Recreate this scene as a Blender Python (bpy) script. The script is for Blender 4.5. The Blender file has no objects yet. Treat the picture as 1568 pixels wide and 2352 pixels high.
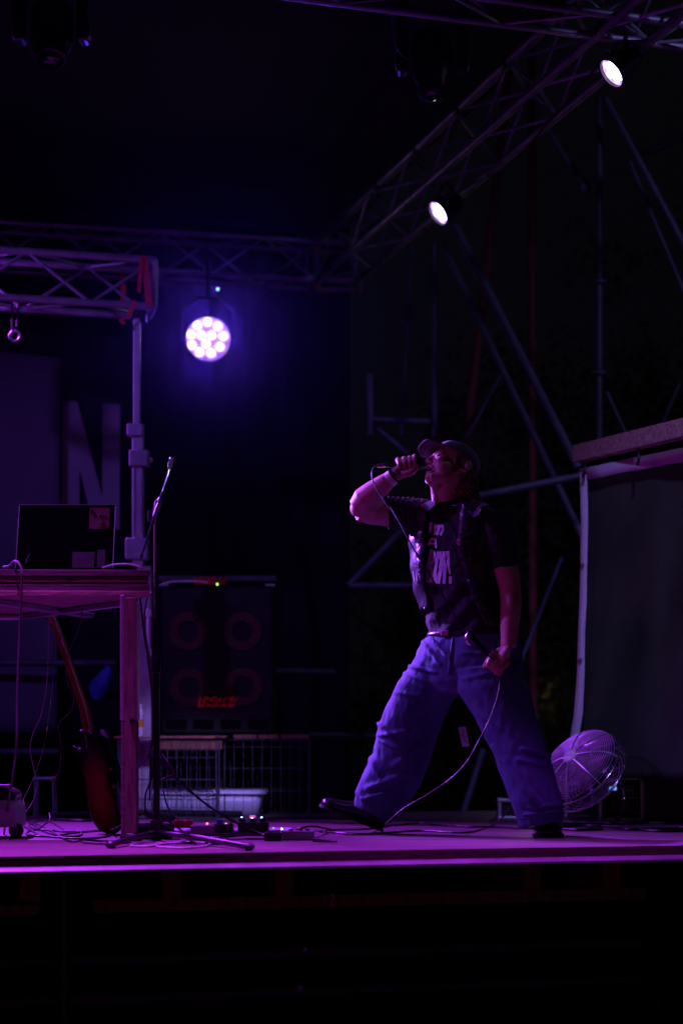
import bpy, bmesh, math, random
import numpy as np
from mathutils import Vector, Matrix, noise
from mathutils.bvhtree import BVHTree
random.seed(7)
R = math.radians
scene = bpy.context.scene
COL = scene.collection
# ---------------------------------------------------------------- camera, world, lights
FP, HZ, CZ = 4570.0, 1720.0, 1.55          # focal length and eye level measured on the photo, eye height
cam_d = bpy.data.cameras.new("camera")
cam = bpy.data.objects.new("camera", cam_d); COL.objects.link(cam)
cam.location = (0, 0, CZ); cam.rotation_euler = (R(90), 0, 0)
cam_d.sensor_fit = 'VERTICAL'; cam_d.sensor_height = 36; cam_d.sensor_width = 24
cam_d.lens = 36 * FP / 2352
cam_d.shift_y = (1720 - 1176) / 2352
cam_d.clip_end = 500; cam_d.clip_start = 0.1
cam_d.dof.use_dof = True; cam_d.dof.focus_distance = 8.0; cam_d.dof.aperture_fstop = 1.8
scene.camera = cam
w = bpy.data.worlds.new("World"); scene.world = w; w.use_nodes = True
bg = w.node_tree.nodes["Background"]; bg.inputs[0].default_value = (0.45, 0.45, 0.75, 1); bg.inputs[1].default_value = 0.003
scene.view_settings.view_transform = 'Standard'; scene.view_settings.look = 'None'
scene.view_settings.exposure = 0; scene.view_settings.gamma = 1
cy = scene.cycles
cy.use_denoising = True; cy.max_bounces = 5; cy.diffuse_bounces = 2; cy.glossy_bounces = 3; cy.transmission_bounces = 4
cy.transparent_max_bounces = 12; cy.volume_bounces = 0; cy.caustics_reflective = False; cy.caustics_refractive = False
cy.sample_clamp_indirect = 4; cy.use_light_tree = True

def P(u, v, Y): return Vector(((u - 784) * Y / FP, Y, CZ + (HZ - v) * Y / FP))
STG = 1.2                                  # stage floor height
def F(u, v, h=0.0):                        # a point on the stage floor
    Y = (CZ - STG - h) * FP / (v - HZ); p = P(u, v, Y); return p

def lamp(name, loc, target, color, power, size=0.06, angle=60, blend=0.6):
    d = bpy.data.lights.new(name, 'SPOT'); d.energy = power; d.color = color
    d.shadow_soft_size = size; d.spot_size = R(angle); d.spot_blend = blend
    o = bpy.data.objects.new(name, d); COL.objects.link(o); o.location = loc
    o.rotation_euler = (Vector(target) - Vector(loc)).to_track_quat('-Z', 'Y').to_euler()
    return o
VIO = (0.36, 0.03, 1.0); MAG = (0.62, 0.035, 0.95); LIL = (0.36, 0.28, 1.0)
lamp("stage_spot_rim", (-3.3, 10.8, 3.9), (0.3, 8.0, 2.25), (0.34, 0.10, 1.0), 5200, 0.06, 27, 1.0)
lamp("stage_spot_violet", (-3.2, 8.5, 4.7), (0.25, 8.1, 1.45), (0.34, 0.07, 1.0), 800, 0.07, 36, 1.0)
lamp("stage_spot_magenta_side", (-3.6, 6.5, 2.9), (0.4, 8.0, 2.2), (1.0, 0.04, 0.90), 42, 0.06, 36, 0.8)
lamp("stage_spot_magenta_floor", (-1.4, 7.1, 4.9), (-1.15, 6.9, 1.2), (0.50, 0.035, 0.95), 3500, 0.07, 36, 1.0)
lamp("stage_spot_magenta_back", (-2.6, 11.0, 4.4), (-0.5, 7.7, 1.2), (0.44, 0.03, 1.0), 2300, 0.06, 52, 0.9)
lamp("added_spot_magenta_edge", (0.8, 6.5, 4.9), (0.6, 6.8, 1.2), (0.50, 0.03, 0.95), 1100, 0.07, 36, 1.0)  # unseen spot added to carry magenta along the front edge
lamp("added_spot_indigo", (-3.4, 6.9, 4.6), (-1.1, 10.8, 2.2), (0.26, 0.09, 1.0), 220, 0.07, 50)  # unseen spot added to brighten banner and mast at the back left
lamp("stage_spot_lilac", (3.0, 5.4, 5.2), (1.7, 8.9, 3.9), LIL, 200, 0.08, 40, 1.0)
lamp("added_spot_lilac_side", (1.1, 4.6, 4.9), (1.55, 9.3, 2.2), (0.33, 0.26, 1.0), 420, 0.08, 28, 1.0)  # added out of view to light the tarpaulin hem
lamp("added_spot_violet_floor", (3.0, 10.9, 3.9), (1.55, 7.6, 1.2), (0.38, 0.03, 1.0), 900, 0.07, 34, 1.0)  # added out of view behind the deck, placed for sheen on the right floor
lamp("added_spot_pale", (-0.15, 4.8, 4.1), (-0.72, 10.2, 1.32), (0.40, 0.26, 1.0), 950, 0.05, 10, 0.9)  # narrow spot added just for the plastic tub, no fixture behind it
lamp("added_warm_fill", (1.0, 2.0, 1.3), (0.6, 7.0, 0.9), (1.0, 0.34, 0.2), 8, 0.3, 70)  # invented warm fill, added to lift the timbers under the stage

# ---------------------------------------------------------------- materials
MATS = {}
def mat(name, col, rough=0.6, metal=0.0, var=0.18, scale=12.0, bump=0.15, stretch=(1, 1, 1), emit=None, es=0.0, alpha=1.0, trans=0.0, spec=0.5, sheen=0.0):
    if name in MATS: return MATS[name]
    m = bpy.data.materials.new(name); m.use_nodes = True; nt = m.node_tree; b = nt.nodes["Principled BSDF"]
    b.inputs["Roughness"].default_value = rough; b.inputs["Metallic"].default_value = metal
    b.inputs["Specular IOR Level"].default_value = spec
    b.inputs["Alpha"].default_value = alpha; b.inputs["Transmission Weight"].default_value = trans
    if sheen: b.inputs["Sheen Weight"].default_value = sheen
    if emit:
        b.inputs["Emission Color"].default_value = (*emit, 1); b.inputs["Emission Strength"].default_value = es
    tc = nt.nodes.new("ShaderNodeTexCoord"); mp = nt.nodes.new("ShaderNodeMapping"); mp.inputs["Scale"].default_value = stretch
    n = nt.nodes.new("ShaderNodeTexNoise"); n.inputs["Scale"].default_value = scale; n.inputs["Detail"].default_value = 6
    cr = nt.nodes.new("ShaderNodeValToRGB")
    c0 = [max(0, c * (1 - var)) for c in col]; c1 = [min(1, c * (1 + var)) for c in col]
    cr.color_ramp.elements[0].color = (*c0, 1); cr.color_ramp.elements[0].position = 0.3
    cr.color_ramp.elements[1].color = (*c1, 1); cr.color_ramp.elements[1].position = 0.7
    L = nt.links.new
    L(tc.outputs["Object"], mp.inputs[0]); L(mp.outputs[0], n.inputs["Vector"]); L(n.outputs[0], cr.inputs[0]); L(cr.outputs[0], b.inputs["Base Color"])
    if bump:
        bp = nt.nodes.new("ShaderNodeBump"); bp.inputs["Strength"].default_value = bump; bp.inputs["Distance"].default_value = 0.01
        L(n.outputs[0], bp.inputs["Height"]); L(bp.outputs[0], b.inputs["Normal"])
    MATS[name] = m; return m
M = dict(
    ply=mat("weathered plywood", (0.12, 0.078, 0.09), 0.48, 0, 0.5, 3.0, 0.35, (.8, 16, 1)),
    edge=mat("plywood edge", (0.07, 0.04, 0.025), 0.8, 0, 0.3, 9, 0.3, (2, 2, 30)),
    alu=mat("aluminium", (0.55, 0.55, 0.58), 0.42, 0.85, 0.15, 20, 0.08),
    alud=mat("dull aluminium", (0.34, 0.34, 0.38), 0.5, 0.7, 0.25, 9, 0.15),
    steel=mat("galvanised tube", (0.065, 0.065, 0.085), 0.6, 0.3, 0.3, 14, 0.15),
    black=mat("black metal", (0.010, 0.010, 0.012), 0.42, 0.0, 0.3, 20, 0.08, spec=0.3),
    blackp=mat("black plastic", (0.010, 0.010, 0.012), 0.35, 0, 0.3, 30, 0.05),
    rubber=mat("cable rubber", (0.014, 0.013, 0.016), 0.45, 0, 0.2, 30, 0.05),
    chrome=mat("chrome", (0.8, 0.8, 0.82), 0.18, 1.0, 0.05, 30, 0.02),
    fanwire=mat("fan guard wire", (0.6, 0.5, 0.65), 0.4, 0.8, 0.05, 30, 0.02),
    railm=mat("scuffed rail paint", (0.16, 0.15, 0.17), 0.5, 0, 0.35, 7, 0.2),
    white=mat("white paint", (0.75, 0.74, 0.76), 0.5, 0, 0.1, 12, 0.05),
    wood=mat("brown timber", (0.22, 0.09, 0.045), 0.7, 0, 0.4, 6, 0.3, (10, 10, 1)),
    woodh=mat("pale timber", (0.44, 0.30, 0.26), 0.7, 0, 0.4, 7, 0.35, (1.5, 8, 10)),
    woodt=mat("table timber", (0.15, 0.12, 0.10), 0.6, 0, 0.4, 7, 0.3, (1, 10, 10)),
    postr=mat("red oxide paint", (0.16, 0.035, 0.02), 0.8, 0, 0.3, 8, 0.2),
    curtain=mat("black stage cloth", (0.012, 0.012, 0.018), 0.95, 0, 0.2, 4, 0.2, spec=0.1),
    tarp=mat("dark roof tarp", (0.018, 0.018, 0.024), 0.8, 0, 0.25, 2, 0.2),
    banner=mat("pale banner cloth", (0.20, 0.19, 0.22), 0.9, 0, 0.12, 2, 0.1),
    bannerl=mat("grey banner cloth", (0.085, 0.08, 0.11), 0.9, 0, 0.15, 2, 0.1),
    screen=mat("charcoal tarpaulin", (0.042, 0.062, 0.038), 0.85, 0, 0.25, 3, 0.25, spec=0.15),
    hem=mat("white webbing", (0.62, 0.6, 0.68), 0.8, 0, 0.08, 60, 0.1),
    red=mat("red webbing strap", (0.6, 0.02, 0.04), 0.7, 0, 0.2, 30, 0.1),
    skin=mat("skin", (0.55, 0.33, 0.26), 0.5, 0, 0.10, 60, 0.04),
    denim=mat("washed denim", (0.062, 0.11, 0.20), 0.88, 0, 0.42, 5, 0.2, (1, 1, .5), sheen=0.0),
    shirt=mat("black cotton", (0.008, 0.008, 0.011), 0.9, 0, 0.2, 25, 0.2, sheen=0.06),
    vest=mat("worn black leather", (0.009, 0.009, 0.012), 0.42, 0, 0.4, 35, 0.35),
    printm=mat("white shirt print", (0.75, 0.72, 0.8), 0.8, 0, 0.08, 40, 0.05),
    cap=mat("faded dark cap cotton", (0.055, 0.048, 0.08), 0.9, 0, 0.25, 60, 0.2, sheen=0.3),
    hair=mat("reddish brown hair", (0.20, 0.08, 0.04), 0.5, 0, 0.4, 60, 0.3),
    shoe=mat("black shoe leather", (0.012, 0.012, 0.014), 0.28, 0, 0.3, 30, 0.1),
    sole=mat("shoe sole rubber", (0.02, 0.02, 0.02), 0.7),
    guitar=mat("sunburst lacquer", (0.03, 0.008, 0.006), 0.12, 0, 0.3, 4, 0.02),
    neck=mat("red maple neck", (0.42, 0.05, 0.035), 0.3, 0, 0.3, 10, 0.05, (1, 1, .2)),
    plasticbox=mat("milky plastic", (0.62, 0.66, 0.8), 0.35, 0, 0.1, 6, 0.05, alpha=0.85),
    pink=mat("pink sticker", (0.22, 0.06, 0.09), 0.6, 0, 0.2, 30, 0.02),
    greyl=mat("grey label", (0.12, 0.11, 0.13), 0.6, 0, 0.2, 30, 0.02),
    ringr=mat("dark red speaker ring", (0.06, 0.005, 0.005), 0.7, 0, 0.7, 110, 0.4),
    logor=mat("red badge lettering", (0.85, 0.03, 0.02), 0.4, 0, 0.2, 30, 0.02, emit=(1, .03, .02), es=0.015),  # faint emission put into the lettering, which is no lamp
    lilac=mat("light plastic case", (0.5, 0.45, 0.55), 0.45, 0, 0.1, 10, 0.05),
    blue=mat("blue cloth", (0.05, 0.08, 0.45), 0.9, 0, 0.4, 20, 0.3),
    amber=mat("amber liquid", (0.6, 0.3, 0.05), 0.2, 0, 0.1, 10, 0.0),
    dark=mat("dark void", (0.004, 0.004, 0.004), 0.9, spec=0.1),
    ground=mat("dark gravel ground", (0.03, 0.028, 0.026), 0.95, 0, 0.4, 5, 0.4),
    leaf=mat("dark foliage", (0.05, 0.06, 0.015), 0.8, 0, 0.4, 5, 0.1),
    bark=mat("bark", (0.05, 0.035, 0.025), 0.9, 0, 0.4, 12, 0.5),
    yellow=mat("yellow tape", (0.5, 0.35, 0.02), 0.6),
    redp=mat("red enamel", (0.5, 0.02, 0.02), 0.35, 0.2),
    skinlip=mat("lips", (0.5, 0.2, 0.18), 0.4),
)
def emat(name, col, s): return mat(name, (0.8, 0.8, 0.8), 0.4, 0, 0, 5, 0, emit=col, es=s)

# ---------------------------------------------------------------- mesh helpers
class MB:
    def __init__(s): s.v = []; s.f = []
    def add(s, vs, fs):
        o = len(s.v); s.v += [Vector(v) for v in vs]; s.f += [tuple(i + o for i in f) for f in fs]; return s
    def box(s, c, size, rot=None):
        c = Vector(c); h = [x / 2 for x in size]; rot = rot or Matrix.Identity(3)
        vs = [c + rot @ Vector((sx * h[0], sy * h[1], sz * h[2])) for sx in (-1, 1) for sy in (-1, 1) for sz in (-1, 1)]
        return s.add(vs, [(0, 1, 3, 2), (4, 6, 7, 5), (0, 4, 5, 1), (2, 3, 7, 6), (0, 2, 6, 4), (1, 5, 7, 3)])
    def path(s, pts, rad, n=8, cap=True, flat=None):
        pts = [Vector(p) for p in pts]; k = len(pts)
        rad = rad if isinstance(rad, (list, tuple)) else [rad] * k
        t = (pts[1] - pts[0]).normalized()
        a = Vector((0, 0, 1)) if abs(t.z) < .9 else Vector((1, 0, 0))
        x = t.cross(a).normalized(); vs = []; fs = []
        for i, p in enumerate(pts):
            tn = (pts[min(i + 1, k - 1)] - pts[max(i - 1, 0)])
            if tn.length > 1e-9: t = tn.normalized()
            x = (x - t * x.dot(t)).normalized(); y = t.cross(x)
            r = rad[i]; r = (r, r) if not isinstance(r, (tuple, list)) else r
            for j in range(n):
                q = 2 * math.pi * j / n
                vs.append(p + x * (math.cos(q) * r[0]) + y * (math.sin(q) * r[1]))
        for i in range(k - 1):
            for j in range(n):
                a_, b_ = i * n + j, i * n + (j + 1) % n; fs.append((a_, b_, b_ + n, a_ + n))
        if cap: fs.append(tuple(range(n - 1, -1, -1))); fs.append(tuple((k - 1) * n + j for j in range(n)))
        return s.add(vs, fs)
    def tube(s, a, b, r, r2=None, n=10): return s.path([a, b], [r, r if r2 is None else r2], n)
    def loft(s, rings, cap=True):
        n = len(rings[0]); vs = [p for r in rings for p in r]; fs = []
        for i in range(len(rings) - 1):
            for j in range(n):
                a_, b_ = i * n + j, i * n + (j + 1) % n; fs.append((a_, b_, b_ + n, a_ + n))
        if cap: fs.append(tuple(range(n - 1, -1, -1))); fs.append(tuple((len(rings) - 1) * n + j for j in range(n)))
        return s.add(vs, fs)
    def ell(s, c, r, rot=None, nu=16, nv=10):
        c = Vector(c); rot = rot or Matrix.Identity(3); r = (r, r, r) if not isinstance(r, (tuple, list)) else r
        vs = [c + rot @ Vector((0, 0, r[2]))]
        for i in range(1, nv):
            th = math.pi * i / nv
            for j in range(nu):
                ph = 2 * math.pi * j / nu
                vs.append(c + rot @ Vector((r[0] * math.sin(th) * math.cos(ph), r[1] * math.sin(th) * math.sin(ph), r[2] * math.cos(th))))
        vs.append(c + rot @ Vector((0, 0, -r[2]))); fs = []
        for j in range(nu): fs.append((0, 1 + j, 1 + (j + 1) % nu))
        for i in range(nv - 2):
            for j in range(nu):
                a_, b_ = 1 + i * nu + j, 1 + i * nu + (j + 1) % nu; fs.append((a_, a_ + nu, b_ + nu, b_))
        l = len(vs) - 1; o = 1 + (nv - 2) * nu
        for j in range(nu): fs.append((l, o + (j + 1) % nu, o + j))
        return s.add(vs, fs)
    def lathe(s, prof, c, axis=(0, 0, 1), n=24):      # prof = [(r, h)...] open profile
        c = Vector(c); q = Vector(axis).normalized().to_track_quat('Z', 'Y').to_matrix(); vs = []; fs = []
        for r, h in prof:
            for j in range(n):
                a_ = 2 * math.pi * j / n; vs.append(c + q @ Vector((max(r, 1e-5) * math.cos(a_), max(r, 1e-5) * math.sin(a_), h)))
        for i in range(len(prof) - 1):
            for j in range(n):
                a_, b_ = i * n + j, i * n + (j + 1) % n; fs.append((a_, b_, b_ + n, a_ + n))
        return s.add(vs, fs)
    def prism(s, poly, o, x, y, depth):               # polygon in the x/y plane, extruded by the vector depth
        o, x, y, d = Vector(o), Vector(x), Vector(y), Vector(depth); n = len(poly)
        vs = [o + x * a + y * b for a, b in poly]; vs += [v + d for v in vs]
        return s.add(vs, [tuple(range(n))[::-1], tuple(range(n, 2 * n))] + [(i, (i + 1) % n, n + (i + 1) % n, n + i) for i in range(n)])
    def build(s, name, m, parent=None, bevel=0, smooth=False):
        me = bpy.data.meshes.new(name); me.from_pydata([tuple(v) for v in s.v], [], s.f)
        bm = bmesh.new(); bm.from_mesh(me); bmesh.ops.recalc_face_normals(bm, faces=bm.faces)
        if bevel: bmesh.ops.bevel(bm, geom=[e for e in bm.edges if len(e.link_faces) == 2 and e.calc_face_angle(0) > .6], offset=bevel, segments=2, affect='EDGES', profile=.5)
        bm.to_mesh(me); bm.free()
        if smooth:
            for p in me.polygons: p.use_smooth = True
            try: me.set_sharp_from_angle(angle=R(45))
            except Exception: pass
        me.materials.append(m if not isinstance(m, str) else M[m])
        o = bpy.data.objects.new(name, me); COL.objects.link(o)
        if parent: put(o, parent)
        return o
def put(o, parent):                                    # parent, keeping the world position
    o.parent = parent; o.matrix_parent_inverse = wmat(parent).inverted()
def wmat(o):
    b = Matrix.LocRotScale(o.location, o.rotation_euler, o.scale)
    return wmat(o.parent) @ o.matrix_parent_inverse @ b if o.parent else b
def tag(o, label, cat, group=None, kind=None):
    if label: o["label"] = label
    if cat: o["category"] = cat
    if group: o["group"] = group
    if kind: o["kind"] = kind
    return o
def thing(name, label, cat, loc, group=None):
    o = bpy.data.objects.new(name, None); COL.objects.link(o); o.location = loc; o.empty_display_size = .1
    return tag(o, label, cat, group)
def cat_rom(pts, sub=8):
    pts = [Vector(p) for p in pts]; q = [2 * pts[0] - pts[1]] + pts + [2 * pts[-1] - pts[-2]]; out = []
    for i in range(1, len(q) - 2):
        for k in range(sub):
            t = k / sub; a, b, c, d = q[i - 1], q[i], q[i + 1], q[i + 2]
            out.append(0.5 * ((2 * b) + (c - a) * t + (2 * a - 5 * b + 4 * c - d) * t * t + (3 * b - a - 3 * c + d) * t ** 3))
    out.append(pts[-1]); return out
def cable(name, label, pts, r=0.0035, m='rubber', cat="cable", group=None, parent=None, sub=8):
    o = MB().path(cat_rom(pts, sub), r, 8).build(name, m, parent, smooth=True)
    if not parent: tag(o, label, cat, group)
    return o
def remesh(mb, voxel, it=6, fac=.5, fn=None):
    me = bpy.data.meshes.new("t"); me.from_pydata([tuple(v) for v in mb.v], [], mb.f)
    bm = bmesh.new(); bm.from_mesh(me); bmesh.ops.recalc_face_normals(bm, faces=bm.faces); bm.to_mesh(me); bm.free()
    o = bpy.data.objects.new("t", me); COL.objects.link(o)
    a = o.modifiers.new("r", 'REMESH'); a.mode = 'VOXEL'; a.voxel_size = voxel; a.adaptivity = 0
    b = o.modifiers.new("s", 'SMOOTH'); b.iterations = it; b.factor = fac
    dg = bpy.context.evaluated_depsgraph_get(); res = bpy.data.meshes.new_from_object(o.evaluated_get(dg))
    bpy.data.objects.remove(o); bpy.data.meshes.remove(me)
    if fn:
        ns = [v.normal.copy() for v in res.vertices]
        for v, n in zip(res.vertices, ns): v.co = v.co + n * fn(v.co, n)
    for p in res.polygons: p.use_smooth = True
    return res
def link(me, name, m, parent=None):
    me.name = name; me.materials.clear(); me.materials.append(M[m]); o = bpy.data.objects.new(name, me); COL.objects.link(o)
    if parent: put(o, parent)
    return o
def text_mesh(txt, size, ext=0.001, shear=0, bold=0.0):
    c = bpy.data.curves.new("t", 'FONT'); c.body = txt; c.size = size; c.extrude = ext; c.shear = shear; c.offset = bold
    c.align_x = 'CENTER'; c.align_y = 'CENTER'; o = bpy.data.objects.new("t", c); COL.objects.link(o)
    dg = bpy.context.evaluated_depsgraph_get(); me = bpy.data.meshes.new_from_object(o.evaluated_get(dg)); bpy.data.objects.remove(o)
    return me
def place_text(txt, size, loc, x, y, name, m, parent, **k):
    me = text_mesh(txt, size, **k); x = Vector(x).normalized(); y = Vector(y).normalized(); z = x.cross(y)
    me.transform(Matrix.Translation(loc) @ Matrix((x, y, z)).transposed().to_4x4()); return link(me, name, m, parent)

# ---------------------------------------------------------------- the stage frame
O0 = Vector((-1.112, 6.476, 0)); YAW = R(17.9)
EX = Vector((math.cos(YAW), math.sin(YAW), 0)); EY = Vector((-math.sin(YAW), math.cos(YAW), 0)); EZ = Vector((0, 0, 1))
ROT = Matrix((EX, EY, EZ)).transposed()
def S(a, b, z): return O0 + EX * a + EY * b + EZ * z
DEPTH = 3.95
# ground, stage
tag(MB().box((0, 40, -.05), (200, 200, .1)).build('ground', 'ground'), None, None, kind='structure')
b = MB()
for i in range(-3, 7):                       # plywood sheets with hairline joints
    for j, (b0, b1) in enumerate(((0, 1.245), (1.25, 2.495), (2.5, DEPTH))):
        b.box(S(i * 1.25 + .62, (b0 + b1) / 2, STG - .0125), (1.245, b1 - b0, .025), ROT)
st = tag(b.build('stage_floor', 'ply', bevel=.0015), None, None, kind='structure')
tag(MB().box(S(1.8, .004, STG - .03), (12.4, .018, .058), ROT).build('stage_edge_board', 'edge'), None, None, kind='structure')
rail = MB()
prof = [(-.005, .0), (-.022, -.004), (-.034, -.014), (-.034, -.021), (-.012, -.024), (-.005, -.024)]
rail.prism([(p[0], p[1]) for p in prof], S(-4.4, 0, STG - .035), EY, EZ, EX * 12.4)
tag(rail.build('stage_edge_rail', 'railm', bevel=0), 'long pale metal rail along the front edge of the stage', 'rail')
# timber understructure of the stage
def beam(name, label, cat, a0, a1, b0, z0, z1, m='wood', th=.05, group=None):
    o = MB().box(S((a0 + a1) / 2, b0, (z0 + z1) / 2), (abs(a1 - a0), th, z1 - z0), ROT).build(name, m, bevel=.003)
    return tag(o, label, cat, group)
beam('timber_beam', 'brown horizontal timber beam under the left end of the stage', 'beam', -1.0, .17, .28, .985, 1.02)
beam('timber_beam', 'long brown horizontal timber beam under the middle of the stage', 'beam', .36, 2.45, .28, .985, 1.03)
for a, l in ((.13, 'short brown joist block left of the gap between the two beams'), (.62, 'short brown joist block under the pedals at the stage edge'), (1.02, 'short brown joist block under the middle of the stage'), (1.96, 'short brown joist block under the standing shoe of the singer'), (2.28, 'short brown joist block at the right end of the long beam')):
    beam('joist_block', l, 'joist', a - .035, a + .035, .34, 1.034, 1.168, th=.3, group='joist blocks under the stage')
for a, l in ((-.4, 'dark steel stage leg at the far left under the stage'), (.27, 'dark steel stage leg between the two timber beams'), (2.55, 'dark steel stage leg right of the long beam')):
    t = thing('steel_support', l, 'stage leg', S(a, .35, 0), 'stage legs under the platform')
    MB().tube(S(a, .35, .02), S(a, .35, 1.14), .025).build('post', 'black', t)
    MB().box(S(a, .35, .01), (.15, .15, .02), ROT).build('foot_plate', 'black', t)
for z, l in ((.80, 'upper dark steel rail low under the stage'), (.66, 'lower dark steel rail low under the stage')):
    tag(MB().tube(S(-.4, .5, z), S(2.55, .5, z), .02).build('brace_rail', 'steel'), l, 'rail')
# black cloth skirt hanging well behind the front beams
b = MB(); rings = []
for zz in (0.02, 1.13):
    rings.append([S(-4 + i * .04, 1.0 + .03 * math.sin(i * .9) + .015 * math.sin(i * 2.3), zz) for i in range(300)])
b.add(rings[0] + rings[1], [(i, i + 1, i + 301, i + 300) for i in range(299)]); o = b.build('stage_skirt', 'curtain', smooth=True)
o.modifiers.new('s', 'SOLIDIFY').thickness = .004
tag(o, 'black cloth skirt hanging under the stage', 'curtain')

# ---------------------------------------------------------------- trusses
def truss(label, A, B, s, up=(0, 0, 1), rc=.0175, rb=.0075, pitch=.28, group=None, endframe=True, m='alud', faces=(0, 1, 2, 3)):
    A, B = Vector(A), Vector(B); L = (B - A).length; d = (B - A).normalized(); u = Vector(up); u = (u - d * u.dot(d)).normalized(); sd = d.cross(u)
    t = thing('box_truss', label, 'truss', A, group)
    cn = [(0, 0), (1, 0), (1, -1), (0, -1)]            # A..B is one top chord; sd is across, u is up
    off = [sd * (c[0] * s) + u * (c[1] * s) for c in cn]
    for o_ in off: MB().tube(A + o_, B + o_, rc, n=12).build('chord', m, t, smooth=True)
    n = max(2, int(L / pitch))
    for f in faces:
        p, q = off[f], off[(f + 1) % 4]
        for i in range(n):
            a0 = A + d * (L * i / n); a1 = A + d * (L * (i + 1) / n)
            if (i + f) % 2: MB().tube(a0 + p, a1 + q, rb, n=8).build('brace', m, t, smooth=True)
            else: MB().tube(a0 + q, a1 + p, rb, n=8).build('brace', m, t, smooth=True)
    if endframe:
        for e in (A, B):
            for f in range(4): MB().tube(e + off[f], e + off[(f + 1) % 4], rc * .8, n=8).build('end_frame', m, t, smooth=True)
    return t, off, d
zt = CZ + 1165 * 12.5 / FP
Cc = P(730, 555, 12.5); BL = P(0, 510, 12.03); BL = Cc + (BL - Cc) * 1.5; BL.z = zt
tb, _, _ = truss('dim horizontal box truss across the back of the stage', BL + EY * .24, Cc + EY * .24, .24, pitch=.3)
Sr = P(1230, 80, CZ and (zt - CZ) * FP / 1640); dirS = (Sr - Cc).normalized(); Se = Cc + dirS * 5.3
ts, offS, _ = truss('long box truss rising to the upper right along the stage side', Se, Cc, .24, pitch=.36, rc=.021, rb=.0085, faces=(0, 1, 2, 3))
MB().tube(Se + Vector((.05, 0, .03)), Cc + Vector((.05, 0, .03)), .02).build('cable_duct', 'alud', ts, smooth=True)
zb = 2.95 + CZ
fA = P(1238, 66, 8.15); fd = (EX + Vector((0, .02, 0))).normalized()
tf, _, _ = truss('dark box truss crossing the top edge of the picture', fA - fd * 3.6 + Vector((0, 0, .24)), fA + fd * 1.2 + Vector((0, 0, .24)), .24, pitch=.34)
# left truss on the lift mast
YL = 10.0; LA = P(368, 598, YL); LB = P(0, 574, 9.84); LB = LA + (LB - LA) * 1.6
tl, _, _ = truss('short purple lit box truss resting on the lift mast', LB + EY * .235, LA + EY * .235, .235, pitch=.27, rc=.02, rb=.009)
# yellow tape marks on the corner block of the trusses
for (u, v, l) in ((740, 582, 'upper yellow tape mark on the dark truss corner'), (737, 663, 'lower yellow tape mark on the dark truss corner')):
    tag(MB().tube(P(u - 18, v - 9, 12.42), P(u + 14, v + 9, 12.40), .011).build('tape_mark', 'yellow'), l, 'tape')
# corner cube of the trusses
t = thing('corner_block', 'dim truss corner block where the back and side trusses meet', 'truss corner', Cc)
for dz in (0, -.24):
    for q in range(4):
        cs = [Vector((.0, .0, dz)), Vector((.26, .0, dz)), Vector((.26, .26, dz)), Vector((.0, .26, dz))]
        MB().tube(Cc + cs[q], Cc + cs[(q + 1) % 4], .017).build('corner_tube', 'alud', t, smooth=True)
# hoist hook below the left truss
t = thing('chain_hook', 'small hanging chain hook under the purple lit truss', 'hook', P(35, 705, YL))
MB().path([P(28, 700, YL), P(30, 755, YL)], .006).build('sling', 'black', t)
MB().path([P(42, 700, YL), P(40, 750, YL)], .006).build('sling', 'black', t)
c = P(35, 772, YL); MB().path([c + Vector((math.cos(a) * .026, 0, math.sin(a) * .026)) for a in [i * math.pi / 8 for i in range(17)]], .007).build('ring', 'alu', t, smooth=True)

# lift mast under the left truss
MX = P(318, 1000, YL).x; t = thing('lift_mast', 'tall aluminium lift mast rising behind the table to the left truss', 'lift stand', (MX, YL, STG))
def zat(v, Y=YL): return CZ + (HZ - v) * Y / FP
pxm = YL / FP
b = MB().box((MX - 3 * pxm, YL, (zat(732) + zat(1010)) / 2), (16 * pxm, .04, zat(732) - zat(1010))); b.build('inner_tube', 'alu', t, bevel=.004)
MB().box((MX, YL, (zat(975) + zat(1300)) / 2), (26 * pxm, .06, zat(975) - zat(1300))).build('middle_tube', 'alu', t, bevel=.005)
for dx in (-8, 8): MB().box((MX + dx * pxm, YL - .033, (zat(1045) + zat(1225)) / 2), (5 * pxm, .006, zat(1045) - zat(1225))).build('mast_rib', 'alud', t, bevel=.001)
b = MB().box((MX - 6 * pxm, YL - .01, zat(990)), (36 * pxm, .08, 28 * pxm)); b.build('top_bracket', 'alud', t, bevel=.006)
b = MB().box((MX + 3 * pxm, YL - .01, zat(1055)), (44 * pxm, .085, 38 * pxm)); bk = b.build('clamp_bracket', 'alud', t, bevel=.008)
MB().ell((MX + 28 * pxm, YL - .02, zat(1058)), .014).build('clamp_knob', 'alu', bk, smooth=True)
MB().box((MX - 2 * pxm, YL, zat(1262)), (52 * pxm, .09, 50 * pxm)).build('winch_bracket', 'alud', t, bevel=.008)
MB().box((MX + 14 * pxm, YL + .02, (zat(1300) + 1.2) / 2), (34 * pxm, .07, zat(1300) - 1.2)).build('outer_tube', 'alud', t, bevel=.006)
for v in (1410, 1500): MB().box((MX + 26 * pxm, YL - .04, zat(v)), (12 * pxm, .05, 16 * pxm)).build('side_bracket', 'white', t, bevel=.004)
MB().tube((MX + 26 * pxm, YL - .06, zat(1400)), (MX + 26 * pxm, YL - .06, zat(1510)), .007).build('grab_handle', 'white', t, smooth=True)
for q in range(4):
    a = R(20 + 90 * q); MB().tube((MX + .04, YL, 1.23), (MX + .04 + .5 * math.cos(a), YL + .5 * math.sin(a), 1.215), .018).build('leg', 'black', t)
MB().box((MX, YL + .02, zat(722)), (.08, .08, .07)).build('fork', 'black', t, bevel=.005)
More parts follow.
